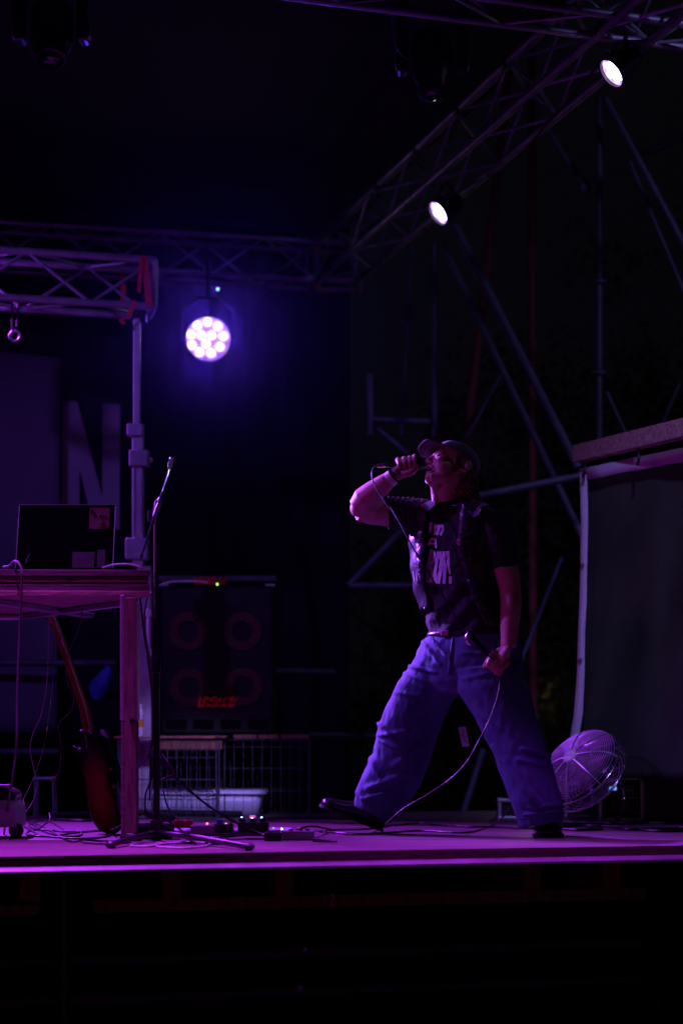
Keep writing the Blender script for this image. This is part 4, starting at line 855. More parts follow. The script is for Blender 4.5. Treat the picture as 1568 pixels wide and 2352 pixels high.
# ---------------------------------------------------------------- floor cables
def fc(label, pts, r=.0042, m='rubber', grp='black cables lying on the stage floor'):
    cable('floor_cable', label, [F(u, v, r) if len(q) == 0 else P(u, v, q[0]) for (u, v, *q) in pts], r, m, 'cable', grp, sub=10)
fc('looped cable crossing the floor left of the guitar', [(30, 1882), (60, 1900), (95, 1918), (140, 1924), (190, 1926), (240, 1922), (262, 1912), (236, 1908), (180, 1912), (130, 1919), (90, 1921), (62, 1916), (72, 1907), (110, 1906), (150, 1910), (185, 1911), (180, 1920), (120, 1922), (80, 1917)])
fc('cable running from the wheeled case to the microphone stand', [(36, 1868), (70, 1885), (110, 1905), (140, 1922), (165, 1933), (200, 1929), (235, 1932), (268, 1933)])
fc('second cable running beside the first from the wheeled case', [(38, 1875), (75, 1893), (105, 1911), (138, 1919)])
fc('cable bend rising off the floor left of the guitar', [(62, 1900), (85, 1906), (104, 1893, 8.3), (115, 1883, 8.4), (114, 1868, 8.5)], .003)
fc('oval cable coil left of the guitar body', [(75, 1888), (110, 1886), (135, 1898), (150, 1910), (120, 1908), (85, 1904), (68, 1896), (75, 1888)], .0035)
fc('thick cable pair passing behind the guitar', [(240, 1874), (190, 1876), (130, 1878), (124, 1882), (150, 1884), (200, 1885), (245, 1882)], .006)
fc('cable arc in front of the guitar body', [(318, 1926), (300, 1906), (270, 1893), (244, 1893), (244, 1902), (262, 1904, 7.9), (292, 1888, 8.0), (318, 1880, 8.1)], .0035)
fc('pale cable end in front of the table foot', [(190, 1934), (225, 1937), (262, 1937), (300, 1934)], .005, 'greyl')
fc('cable from the tuner pedal to the lifted shoe', [(735, 1910), (770, 1906), (820, 1905), (862, 1902), (900, 1895)])
fc('long cable from the lifted shoe towards the grey edged case', [(905, 1896), (960, 1891), (1020, 1896), (1080, 1899), (1140, 1899), (1180, 1901), (1230, 1902)])
fc('cable from the pedals past the heel', [(700, 1903), (760, 1912), (830, 1915), (880, 1913), (960, 1908), (1040, 1912), (1080, 1911), (1120, 1900), (1150, 1880, 8.6), (1175, 1852, 8.7)], .004)
fc('dark cable lying between the cage and the lifted shoe', [(600, 1880), (680, 1879), (760, 1878), (790, 1880), (830, 1874)], .005)
fc('cable bundle behind the right shoe', [(1290, 1898), (1340, 1896), (1400, 1899), (1440, 1905), (1500, 1903), (1590, 1902)], .006)
fc('upper cable of the bundle behind the right shoe', [(1290, 1892), (1350, 1890), (1420, 1893), (1480, 1890), (1600, 1891)], .006)
fc('lower cable of the bundle behind the right shoe', [(1292, 1904), (1330, 1906), (1380, 1904), (1350, 1899), (1420, 1898), (1500, 1908), (1600, 1907)], .006)
fc('white cable coil at the foot of the microphone stand', [(360, 1945), (420, 1948), (470, 1944), (480, 1938), (440, 1934), (380, 1938), (340, 1944), (300, 1943)], .004, 'lilac')
fc('cable lying from the pedals to the microphone stand', [(560, 1918), (500, 1924), (450, 1934), (400, 1937), (370, 1930)], .004)
fc('curly cable in front of the pedals', [(640, 1925), (655, 1918), (690, 1903, 7.8), (720, 1898, 8.0), (760, 1905)], .0045)
cable('stand_cable', 'thick cable running from the microphone stand down over the pedals', [P(370, 1742, 7.62), P(392, 1775, 7.66), P(440, 1820, 7.7), P(500, 1866, 7.72), P(560, 1898, 7.7), P(600, 1916, 7.66), P(640, 1926, 7.6), F(675, 1922, .005)], .0048)
cable('stand_cable', 'cable loop sticking out right of the microphone stand', [P(372, 1732, 7.58), P(386, 1752, 7.56), P(397, 1768, 7.56), P(398, 1780, 7.56), P(384, 1786, 7.58), P(372, 1790, 7.58)], .0045)
cable('stand_cable', 'cable hanging left of the microphone stand over its base', [P(352, 1725, 7.64), P(345, 1742, 7.66), P(350, 1775, 7.66), P(344, 1800, 7.66), P(334, 1830, 7.66), P(338, 1870, 7.62), P(370, 1890, 7.6), P(420, 1920, 7.55), F(450, 1938, .005)], .004)
cable('stand_cable', 'cable curving from the stand to the red pedal', [P(356, 1880, 7.6), P(372, 1876, 7.6), P(410, 1902, 7.6), P(452, 1928, 7.62), F(470, 1915, .005)], .004)
cable('stand_cable', 'thin cable arc from the stand foot to the red pedal', [P(375, 1815, 7.62), P(384, 1850, 7.66), P(404, 1876, 7.8), P(425, 1886, 8.1)], .003)
cable('stand_cable', 'cable crossing behind the table leg to the microphone stand', [P(362, 1724, 7.66), P(350, 1722, 7.66), P(336, 1744, 7.7), P(318, 1765, 7.8), P(300, 1790, 7.9)], .0035)
# ---------------------------------------------------------------- the singer
K = 8.0 / FP
def G(u, v, d=0.0): return P(u, v, 8.0 + d)
def UV(co): return 784 + co.x * FP / co.y, HZ - (co.z - CZ) * FP / co.y
psi = R(13)
f0 = Vector((-.902, 0, .432)); u0 = Vector((.432, 0, .902)); s0 = Vector((0, -1, 0))
hf = f0 * math.cos(psi) + s0 * math.sin(psi); hs = s0 * math.cos(psi) - f0 * math.sin(psi); hu = u0
rho = R(26); hs, hu = hs * math.cos(rho) + hu * math.sin(rho), hu * math.cos(rho) - hs * math.sin(rho)
hc = G(1035, 1070, 0); HR = Matrix((hf, hs, hu)).transposed()
def H(x, y, z): return hc + (hf * x + hs * y + hu * z) * K
def pr(*r): return [a * K for a in r]
b = MB()
b.ell(H(-8, 0, 14), pr(51, 40, 40), HR, 24, 16)
b.ell(H(17, 0, -12), pr(31, 32, 42), HR, 24, 16)
b.ell(H(28, 0, 8), pr(19, 29, 20), HR, 20, 12)
for s_ in (-1, 1):
    b.path([H(-22, 24 * s_, -18), H(-14, 22 * s_, -36), H(14, 15 * s_, -50), H(39, 6 * s_, -59)], pr(15, 16, 15, 10), 16)
    b.ell(H(26, 19 * s_, -15), pr(17, 13, 15), HR)
    b.path([H(46, 4 * s_, 3), H(43, 14 * s_, 6), H(35, 24 * s_, 3)], pr(4.5, 4.5, 4), 8)
    b.ell(H(38.5, 13.5 * s_, -3.5), pr(7, 8, 6.2), HR)
    b.ell(H(49, 5.5 * s_, -20), pr(5, 4, 4), HR, 10, 8)
    # ear: rim, lobe and back
    b.path([H(-20, 40 * s_, -2), H(-27, 44 * s_, 4), H(-35, 44 * s_, -3), H(-33, 43 * s_, -16), H(-25, 41 * s_, -23), H(-20, 39 * s_, -22)], pr(2.6, 3, 3, 2.8, 3.8, 3), 8)
    b.ell(H(-28, 40 * s_, -11), pr(8, 3.5, 11), HR, 12, 8)
    b.ell(H(10, 14 * s_, -26), pr(30, 22, 25), HR, 24, 14)
b.path([H(45, 0, 4), H(50, 0, -8), H(56, 0, -17)], pr(4.5, 5, 5.6), 10); b.ell(H(53, 0, -18), pr(6, 6, 5), HR)
b.path([H(41, -12, -35), H(48, -5, -29), H(49.5, 0, -29), H(48, 5, -29), H(41, 12, -35)], pr(3, 3.6, 3.8, 3.6, 3), 8)
b.path([H(36, -12, -40), H(44, -6, -47), H(46, 0, -48), H(44, 6, -47), H(36, 12, -40)], pr(3, 3.8, 4, 3.8, 3), 8)
b.ell(H(39, 0, -57), pr(10, 12, 9), HR)
b.path([H(-18, 0, -14), G(1031, 1125, .0), G(1036, 1160, .01), G(1040, 1190, .01)], pr(34, 34, 34, 44), 20)
b.path([G(1003, 1138, -.01), G(1000, 1160, -.01), G(1012, 1176, -.01)], pr(12, 10, 10), 12)
b.path([H(26, 0, -50), G(1008, 1130, 0), G(1014, 1160, 0)], pr(13, 20, 20), 14)
# trunk and legs under the clothes
b.path([G(1042, 1190, .03), G(1050, 1260, .03), G(1062, 1380, .03), G(1078, 1470, .02), G(1072, 1540, .02)], [.075, .085, .08, .085, .085], 20)
b.path([G(1020, 1500, .06), G(940, 1680, .12), G(870, 1850, .19), G(864, 1885, .20)], pr(48, 34, 18, 16), 14)
b.path([G(1130, 1520, -.03), G(1195, 1700, -.12), G(1258, 1860, -.10), G(1262, 1900, .02)], pr(50, 34, 18, 16), 14)
# raised right arm
b.path([G(1000, 1188, .06), G(965, 1180, .08), G(900, 1178, .085), G(850, 1176, .075), G(822, 1172, .06)], pr(34, 35, 33, 29, 24), 32)
b.ell(G(822, 1168, .055), pr(19, 22, 20)); b.ell(G(845, 1160, .055), pr(34, 30, 30))
b.path([G(818, 1166, .055), G(836, 1148, .04), G(858, 1131, .02), G(884, 1109, -.01), G(904, 1094, -.03), G(912, 1086, -.03)], pr(21, 29.5, 28, 21, 16.5, 15), 32)
# hanging left arm
b.path([G(1120, 1210, -.08), G(1143, 1215, -.10), G(1158, 1290, -.12), G(1170, 1350, -.125), G(1173, 1385, -.14), G(1170, 1430, -.15), G(1168, 1465, -.16), G(1167, 1485, -.165)], pr(36, 36, 30, 25, 24, 22, 18.5, 18), 32)
# right hand round the microphone
b.path([G(908, 1091, -.025), G(918, 1083, -.01), G(935, 1078, .0), G(950, 1074, .0)], [(.026, .026), (.026, .03), (.025, .03), (.016, .022)], 14)
for k, (ut, vt, ub, vb_, r) in enumerate(((914, 1055.5, 918, 1076, 6.6), (928, 1053, 929, 1077, 7.0), (940.5, 1051.5, 941, 1077, 6.9), (952, 1047.5, 950, 1069, 6.4))):
    b.path(cat_rom([G(ub + 1, vb_ - 2, .03), G((ut + ub) / 2, vt + 8, .03), G(ut, vt + 2, .012), G(ut, vt + 1.5, -.015), G((ut + ub) / 2 + 1, vt + 10, -.036), G(ub, vb_, -.03)], 4), [r * K * (1.12 - .015 * i) for i in range(21)], 10)
b.path(cat_rom([G(922, 1090, -.035), G(938, 1088, -.045), G(950, 1080, -.042), G(957, 1068, -.036)], 4), [K * q for q in (9, 9, 8.6, 8.4, 8, 7.8, 7.6, 7.4, 7.2, 7, 6.8, 6.4, 5.6)], 10)
# left hand, fist round the cable
b.path([G(1168, 1478, -.165), G(1160, 1492, -.17), G(1150, 1506, -.17), G(1146, 1514, -.17)], [(.028, .017), (.035, .019), (.037, .018), (.032, .014)], 16)
b.ell(G(1152, 1502, -.168), (.034, .02, .028))
for (a, c, r) in (((1132, 1505), (1119.5, 1530), 6.2), ((1144, 1512), (1129, 1538), 6.3), ((1153, 1520), (1138, 1545), 6.0), ((1162, 1526), (1146, 1550), 5.6)):
    am, cm = Vector(a), Vector(c); md = am.lerp(cm, .55) + Vector((-1.5, -1))
    b.path(cat_rom([G(am.x + 4, am.y - 8, -.17), G(*am, -.182), G(*md, -.19), G(*cm, -.18), G(cm.x + 4, cm.y - 4, -.160)], 4), [r * K * (1.12 - .017 * i) for i in range(17)], 10)
b.path(cat_rom([G(1146, 1500, -.15), G(1128, 1508, -.15), G(1118, 1520, -.155), G(1111, 1536, -.16)], 4), [K * q for q in (8, 7.8, 7.6, 7.2, 7, 6.8, 6.6, 6.4, 6.2, 6, 5.8, 5.2, 4.2)], 10)
me = remesh(b, .0024, 7, .5)
bm = bmesh.new(); bm.from_mesh(me); sel = []
for v in bm.verts:
    l_ = HR.transposed() @ (v.co - hc) / K
    if abs(l_.y) > 9 and l_.x < 38 and l_.z > -75 and not (l_.x < -15 and abs(l_.y) > 36 and l_.z > -30) and (v.co - hc).length < 85 * K: sel.append(v)
for _ in range(26): bmesh.ops.smooth_vert(bm, verts=sel, factor=.5, use_axis_x=True, use_axis_y=True, use_axis_z=True)
bm.to_mesh(me); bm.free()
for p_ in me.polygons: p_.use_smooth = True
person = link(me, 'person', 'skin')
tag(person, 'person in dark cap, black shirt and wide jeans singing with head thrown back', 'person')
# mouth, teeth, ear piece, brows
MB().ell(H(41, 0, -39), pr(7.5, 9, 7), HR).build('mouth', 'dark', person, smooth=True)  # black ellipsoid between the lips stands in for the shaded cavity
MB().path([H(43, -7, -34), H(47, 0, -33.5), H(43, 7, -34)], pr(1.6, 1.8, 1.6), 8).build('teeth', 'white', person, smooth=True)
for nm, z, x in (('upper_lip', -30.5, 50.5), ('lower_lip', -47.5, 47.5)):
    MB().path([H(x - 8, -10, z - 3 * (1 if z > -40 else -1)), H(x - 1, -4, z), H(x, 0, z), H(x - 1, 4, z), H(x - 8, 10, z - 3 * (1 if z > -40 else -1))], pr(2, 3, 3.2, 3, 2), 8).build(nm, 'skinlip', person, smooth=True)
for s_ in (1, -1):
    MB().path([H(46.5, 5 * s_, 5), H(44.5, 13 * s_, 9), H(36.5, 24 * s_, 6.5)], pr(1.6, 2.0, 1.2), 6).build('eyebrow', 'hair', person, smooth=True)
    MB().path([H(44.4, 8 * s_, -6), H(44.6, 13 * s_, -7.5), H(40.5, 20.5 * s_, -5.5)], pr(.8, 1.0, .7), 6).build('eyelashes', 'hair', person)
MB().ell(H(-23, 45, -11), pr(5, 4, 6), HR).build('ear_monitor', 'white', person, smooth=True)
MB().path(cat_rom([H(-27, 47, 2), H(-37, 46, -4), H(-34, 44, -22), G(1052, 1110, -.07), G(1055, 1135, -.07), G(1072, 1152, -.06)], 5), .0013, 6).build('ear_monitor_cable', 'greyl', person)
# hair
b = MB(); b.ell(H(-46, 0, -18), pr(22, 34, 30), HR); b.ell(H(-50, 0, -46), pr(15, 28, 24), HR)
rn = random.Random(4)
for k in range(420):
    a = rn.uniform(0, math.pi * 2); q = rn.random(); x = -46 + 24 * math.cos(a) * rn.uniform(.75, 1); y = 38 * math.sin(a) * rn.uniform(.8, 1.0); z = rn.uniform(-66, -8)
    if x > -22: x = -24 - rn.random() * 10
    p = Vector((x, y, z)); d = Vector((-.35, .12 * rn.uniform(-1, 1), -1)); pts = []; ph = rn.uniform(0, 6.3)
    for i in range(6): pts.append(H(*(p + d * (i * 3.4) + Vector((math.cos(ph + i * 1.3), math.sin(ph + i * 1.1), 0)) * 2.4)))
    b.path(pts, pr(1.3, 1.3, 1.2, 1.1, .9, .4), 4)
for k in range(70):                                   # tuft at the temple
    p = Vector((rn.uniform(-6, 8), 37 + rn.uniform(-2, 2.5), rn.uniform(-12, 12))); ph = rn.uniform(0, 6.3)
    b.path([H(*(p + Vector((-.4, 0, -1)) * (i * 3) + Vector((math.cos(ph + i), .2, math.sin(ph + i))) * 1.5)) for i in range(5)], pr(1.1, 1.1, 1, .8, .3), 4)
b.build('hair', 'hair', person)
# cap: crown, button, brim
cc_ = Vector((-8, 0, 13)); rr_ = Vector((57, 46, 45)); b = MB(); n = 48; rows = 14; vs = []
def capz(x): return 11 + .24 * x
for j in range(rows + 1):
    for i in range(n):
        ph = 2 * math.pi * i / n; x0 = rr_.x * math.cos(ph); zb_ = capz(cc_.x + x0) - cc_.z; el0 = math.asin(max(-.9, min(.9, zb_ / rr_.z)))
        el = el0 + (math.pi / 2 - el0) * (j / rows); seam = 1 - .018 * math.exp(-((math.sin(ph * 3)) ** 2) * 40) + .010 * noise.noise((math.cos(ph) * 3, math.sin(ph) * 3, el * 3))
        sq = 1 + .06 * math.sin(2 * el)
        vs.append(H(*(cc_ + Vector((rr_.x * math.cos(el) * math.cos(ph), rr_.y * math.cos(el) * math.sin(ph), rr_.z * math.sin(el))) * seam * sq)))
b.add(vs, [(j * n + i, j * n + (i + 1) % n, (j + 1) * n + (i + 1) % n, (j + 1) * n + i) for j in range(rows) for i in range(n)])
cap_ = b.build('cap', 'cap', person, smooth=True); cap_.modifiers.new('s', 'SOLIDIFY').thickness = .003
MB().ell(H(-8, 0, 59), pr(4, 4, 2.4), HR).build('cap_button', 'cap', cap_, smooth=True)
b = MB(); nu_, nv_ = 24, 8; vs = []
for j in range(nv_ + 1):
    q = j / nv_
    for i in range(nu_ + 1):
        t_ = -1 + 2 * i / nu_; root = Vector((cc_.x + rr_.x * math.sqrt(max(0, 1 - (t_ * 41 / 46) ** 2)) * .97, 41 * t_, 0)); root.z = capz(root.x) + 1
        tip = Vector((84 - 20 * t_ ** 4, 39 * t_, 19 - 7 * t_ ** 2)); mid_ = root.lerp(tip, q) + Vector((0, 0, 3 * math.sin(q * math.pi))); vs.append(H(*mid_))
b.add(vs, [(j * (nu_ + 1) + i, j * (nu_ + 1) + i + 1, (j + 1) * (nu_ + 1) + i + 1, (j + 1) * (nu_ + 1) + i) for j in range(nv_) for i in range(nu_)])
br = b.build('brim', 'cap', cap_, smooth=True); br.modifiers.new('s', 'SOLIDIFY').thickness = .003
# ---- shirt and vest share one trunk shape
nx_ = Vector((-.55, -.83, 0)).normalized(); ax_ = Vector((.83, -.55, 0)).normalized()
SEC = [(1153, 1036, 38, 36), (1160, 1040, 62, 42), (1168, 1045, 90, 50), (1185, 1051, 110, 58), (1220, 1052, 112, 66), (1280, 1050, 108, 67), (1340, 1052, 103, 64), (1400, 1063, 97, 62), (1440, 1073, 95, 61), (1458, 1076, 95, 61)]
def sec(v):
    for s1, s2 in zip(SEC, SEC[1:]):
        if v <= s2[0]:
            t_ = (v - s1[0]) / (s2[0] - s1[0]); t_ = max(0, t_); return [a + (c - a) * t_ for a, c in zip(s1, s2)]
    return SEC[-1]
def trunk(v, ph, off=0.0):
    _, u, A, B = sec(v); c = G(u, v, .01); co, si = math.cos(ph), math.sin(ph); e = 2.4
    r = (abs(co) ** e + abs(si) ** e) ** (-1 / e)
    return c + nx_ * (r * co * (B * K + off)) + ax_ * (r * si * (A * K + off))
b = MB(); vv = [1153, 1160, 1168, 1185, 1202, 1220, 1250, 1280, 1310, 1340, 1370, 1400, 1420, 1440, 1458]
b.loft([[trunk(v, 2 * math.pi * j / 40) for j in range(40)] for v in vv])
b.path([G(985, 1190, .06), G(945, 1181, .08), G(915, 1178, .085), G(890, 1177, .085)], pr(42, 39, 37.5, 38), 24)
b.path([G(1125, 1205, -.08), G(1142, 1222, -.10), G(1154, 1260, -.115), G(1161, 1306, -.12)], pr(44, 44, 38, 31), 24)
def shirt_fold(co, n_):
    u, v = UV(co); s_ = 0
    if u < 985 and v < 1215: s_ += .0026 * math.sin(u * .55 + math.sin(v * .15)) * max(0, min(1, (985 - u) / 30))
    s_ += .006 * noise.noise((co.x * 14 + co.z * 9, co.y * 14, co.z * 7)) + .003 * noise.noise(co * 45)
    if v > 1330: s_ += .005 * math.sin((u + v * .8) * .11) * min(1, (v - 1330) / 60)
    return s_
sh = link(remesh(b, .0038, 5, .5, shirt_fold), 't_shirt', 'shirt', person)
bm = bmesh.new(); bm.from_mesh(sh.data); bvh = BVHTree.FromBMesh(bm); bm.free()
def hit(bv, u, v):
    o_ = cam.location; d = (P(u, v, 8) - o_).normalized(); l, n_, i, ds = bv.ray_cast(o_, d); return (l, n_) if l else (None, None)
def onto(bv, poly, off=.0022):
    out_ = []
    for (u, v) in poly:
        l, n_ = hit(bv, u, v)
        if l is None: return None
        out_.append(l + n_ * off)
    return out_
def stroke(name, pts, wd, parent, m='printm', bv=None, cuts=14):
    bv = bv or bvh; pts = [Vector((918.5 + .1054 * x, 1175.7 + .1054 * y)) for x, y in pts]; b = MB()
    L = [0]
    for p, q in zip(pts, pts[1:]): L.append(L[-1] + (q - p).length)
    def at(s_):
        for i in range(len(pts) - 1):
            if s_ <= L[i + 1] + 1e-6: t_ = (s_ - L[i]) / (L[i + 1] - L[i]); return pts[i].lerp(pts[i + 1], t_), (pts[i + 1] - pts[i]).normalized()
    rows_ = []
    for k in range(cuts + 1):
        f_ = k / cuts; p, d = at(L[-1] * f_); nn = Vector((-d.y, d.x)); wk = (wd if not isinstance(wd, tuple) else wd[0] + (wd[1] - wd[0]) * f_) * .1054 / 2
        rows_.append([p + nn * wk * e for e in (-1, -.33, .33, 1)])
    vs = []; okk = True
    for r in rows_:
        q = onto(bv, [(a.x, a.y) for a in r]);
        if q is None: return
        vs += q
    b.add(vs, [(i * 4 + j, i * 4 + j + 1, i * 4 + j + 5, i * 4 + j + 4) for i in range(cuts) for j in range(3)])
    return b
letters = {
    'letter_i': [([(672, 235), (645, 455)], (70, 50))],
    'apostrophe': [([(762, 268), (755, 330)], (34, 16))],
    'letter_m': [([(770, 300), (762, 505)], (44, 26)), ([(815, 285), (845, 400)], 62), ([(868, 290), (800, 505)], (56, 60)), ([(912, 282), (935, 380), (880, 512)], (58, 58))],
    'letter_a': [([(690, 580), (650, 640), (620, 738)], (60, 46)), ([(680, 596), (775, 590)], 44), ([(765, 585), (785, 790)], (48, 48)), ([(650, 690), (775, 692)], 36)],
    'letter_b': [([(690, 820), (660, 1000), (600, 1260), (572, 1510)], (60, 90)), ([(700, 850), (752, 900), (740, 1060), (650, 1190)], 58), ([(660, 1200), (700, 1280), (690, 1420), (660, 1545)], (56, 80)), ([(660, 1530), (580, 1500)], 60)],
    'letter_o': [([(845, 870), (800, 1060), (762, 1290), (775, 1470), (815, 1560)], (70, 80)), ([(850, 880), (905, 1060), (880, 1290), (830, 1560)], (70, 78))],
    'letter_y': [([(878, 865), (930, 1060), (965, 1170)], (42, 52)), ([(952, 860), (960, 1060), (978, 1180)], (52, 60)), ([(975, 1160), (968, 1390), (958, 1562)], (78, 60))],
    'exclamation_mark': [([(1030, 855), (1048, 1060), (1056, 1190), (1092, 1355)], (84, 36)), ([(1098, 1405), (1092, 1565)], (64, 62))],
}
for nm, ss in letters.items():
    B_ = MB()
    for kk, (pts, wd) in enumerate(ss):
        b = stroke(nm, pts, wd, sh)
        if b: B_.add([v + Vector((0, -.0004 * kk, 0)) for v in b.v], b.f)
    if B_.v: B_.build(nm, 'printm', sh, smooth=True)
# vest
def vest_off(v, ph): return .013 + .004 * noise.noise((v * .03, ph * 2.2, 5)) + .0025 * math.sin(v * .11 + ph * 3)
b = MB(); rows_ = 34; cols = 64; vs = []
for j in range(rows_ + 1):
    for i in range(cols + 1):
        s_ = i / cols; top_ = 1160; bl, brt = 1398, 1442; vend = bl + (brt - bl) * min(1, max(0, (1 - s_) * 3 - .2)) if s_ > .5 else brt
        v = top_ + (vend - top_) * j / rows_; opR = R(20 + 22 * max(0, (v - 1270) / 150)); opL = R(22 + 8 * max(0, (v - 1300) / 100))
        if v < 1185: opR += R(16) * (1185 - v) / 28; opL += R(16) * (1185 - v) / 28
        ph = opR + (2 * math.pi - opL - opR) * s_; vs.append(trunk(v, ph, vest_off(v, ph)))
b.add(vs, [(j * (cols + 1) + i, j * (cols + 1) + i + 1, (j + 1) * (cols + 1) + i + 1, (j + 1) * (cols + 1) + i) for j in range(rows_) for i in range(cols)])
ve = b.build('vest', 'vest', person, smooth=True); ve.modifiers.new('s', 'SOLIDIFY').thickness = .003
bm = bmesh.new(); bm.from_mesh(ve.data); vb = BVHTree.FromBMesh(bm); bm.free()
def patch(name, u0, v0, u1, v1, m, parent, off=.006, bulge=.005, nx=8, nz=8, slant=0):
    b = MB(); vs = []
    for j in range(nz + 1):
        for i in range(nx + 1):
            s_, t_ = i / nx, j / nz; l, n_ = hit(vb, u0 + (u1 - u0) * s_ + slant * t_, v0 + (v1 - v0) * t_ + 1.5 * s_)
            if l is None: l, n_ = hit(bvh, u0 + (u1 - u0) * s_ + slant * t_, v0 + (v1 - v0) * t_); 
            if l is None: return None
            if n_.y > 0: n_ = -n_
            vs.append(l + n_ * (off + bulge * math.sin(math.pi * s_) * math.sin(math.pi * t_) + .0022 * noise.noise(l * 60)))
    b.add(vs, [(j * (nx + 1) + i, j * (nx + 1) + i + 1, (j + 1) * (nx + 1) + i + 1, (j + 1) * (nx + 1) + i) for j in range(nz) for i in range(nx)])
    o = b.build(name, m, parent, smooth=True); o.modifiers.new('s', 'SOLIDIFY').thickness = .004; return o
shiny = mat("glossy worn leather", (.035, .035, .045), .30, 0, .5, 45, .6)
patch('pocket', 958, 1232, 980, 1280, shiny, ve); patch('pocket_flap', 957, 1218, 982, 1246, shiny, ve, .011)
patch('chest_panel', 963, 1203, 980, 1219, shiny, ve, .005)
patch('lower_panel', 961, 1283, 976, 1345, shiny, ve, .005, .006, 5, 10, 2); patch('pocket', 1052, 1236, 1086, 1285, 'vest', ve); patch('pocket_flap', 1050, 1226, 1088, 1246, 'vest', ve, .010)
patch('pocket', 1068, 1330, 1120, 1400, 'vest', ve)
def onp(u, v, off=.004):
    l, n_ = hit(vb, u, v)
    if l is None: l, n_ = hit(bvh, u, v)
    if n_.y > 0: n_ = -n_
    return l + n_ * off, n_
p, n_ = onp(1057, 1247, .016); MB().lathe([(.0125, -.004), (.0125, .001), (.010, .004), (0, .005)], p, n_, 24).build('pin_badge', 'lilac', ve, smooth=True)
p, n_ = onp(1044, 1341, .006); MB().lathe([(.007, -.003), (.006, .003), (0, .004)], p, n_, 16).build('round_button', 'pink', ve, smooth=True)
p, n_ = onp(1055, 1396, .006); MB().lathe([(.006, -.003), (.005, .003), (0, .004)], p, n_, 16).build('round_button', 'pink', ve, smooth=True)
for (u, v) in ((1066, 1218), (1068, 1208)): 
    p, n_ = onp(u, v, .012); MB().path([p + Vector((math.cos(a) * .006, 0, math.sin(a) * .010)) for a in [i * .7 for i in range(9)]], .0014, 6).build('safety_pin', 'chrome', ve, smooth=True)
for (u, v) in ((958, 1294), (960, 1301), (963, 1307), (957, 1299), (964, 1313)): MB().ell(onp(u + 2, v, .014)[0], .0028, nu=8, nv=6).build('chain_bead', 'chrome', ve, smooth=True)
MB().path([onp(956, 1312, .014)[0], onp(960, 1335, .016)[0]], [(.008, .004), (.004, .003)], 8).build('hanging_tag', 'lilac', ve, smooth=True)
MB().path([onp(961, 1338, .014)[0] + Vector((math.cos(a) * .006, 0, math.sin(a) * .009)) for a in [i * .7 for i in range(10)]], .0016, 6).build('key_ring', 'chrome', ve, smooth=True)
for (u, v) in ((974, 1388), (978, 1394), (975, 1400)): MB().ell(onp(u + 4, v - 4, .012)[0], .0034, nu=8, nv=6).build('chain_bead', 'chrome', ve, smooth=True)
# collar flaps
def flap(name, pts, th=.004, m=shiny):
    n = len(pts); b = MB(); b.add([G(*p) for p in pts], [tuple(range(n))]); o = b.build(name, m, ve); s_ = o.modifiers.new('a', 'SUBSURF'); s_.subdivision_type = 'SIMPLE'; s_.levels = s_.render_levels = 2; o.modifiers.new('s', 'SOLIDIFY').thickness = th; return o
cl = mat("lighter collar leather", (.09, .09, .11), .42, 0, .4, 40, .5)
flap('collar', [(962, 1160, .0), (985, 1151, .01), (999, 1150, -.04), (997, 1160, -.07), (984, 1172, -.09), (974, 1168, -.06)], m=cl)
flap('collar', [(1086, 1146, -.07), (1100, 1151, -.10), (1123, 1159, -.14), (1106, 1163, -.16), (1098, 1182, -.17), (1086, 1188, -.16), (1076, 1176, -.14), (1079, 1158, -.11)], m=cl)
flap('collar', [(1079, 1158, -.11), (1076, 1176, -.14), (1070, 1196, -.13), (1062, 1190, -.11), (1068, 1170, -.09)], m='vest')
# ---- jeans
b = MB()
PS = [(1442, 1087, 97, 60), (1455, 1085, 102, 64), (1480, 1079, 112, 69), (1530, 1071, 126, 73), (1565, 1067, 118, 68), (1590, 1062, 80, 56)]
b.loft([[G(u, v, .01) + nx_ * (B * K * math.cos(q)) + Vector((1, -.5, 0)).normalized() * (A * K * 1.06 * math.sin(q)) for q in [2 * math.pi * j / 36 for j in range(36)]] for v, u, A, B in PS])
def leg(pairs, dh):
    rings = []
    for k, ((ua, va), (ub, vb_), d) in enumerate(pairs):
        a, c = G(ua, va, d), G(ub, vb_, d); mid_ = (a + c) / 2; hx = (c - a) / 2; q = [2 * math.pi * j / 32 for j in range(32)]
        rings.append([mid_ + hx * math.cos(t_) + Vector((0, 1, 0)) * dh[min(k, len(dh) - 1)] * math.sin(t_) for t_ in q])
    b.loft(rings)
leg([((968, 1490), (1090, 1550), .05), ((945, 1520), (1064, 1580), .07), ((912, 1566), (1040, 1612), .085), ((889, 1613), (1022, 1645), .10), ((867, 1672), (1003, 1694), .12), ((855, 1731), (984, 1752), .14), ((838, 1768), (966, 1800), .16), ((817, 1812), (938, 1845), .18), ((811, 1850), (897, 1892), .19)], [.11, .115, .115, .11, .105, .105, .105, .10, .085])
leg([((1035, 1540), (1203, 1520), -.05), ((1050, 1585), (1212, 1570), -.07), ((1085, 1645), (1230, 1632), -.10), ((1112, 1690), (1249, 1692), -.12), ((1133, 1735), (1262, 1735), -.13), ((1150, 1780), (1273, 1780), -.15), ((1172, 1841), (1289, 1838), -.16), ((1190, 1900), (1293, 1886), -.14)], [.11, .115, .11, .105, .105, .105, .105, .095])
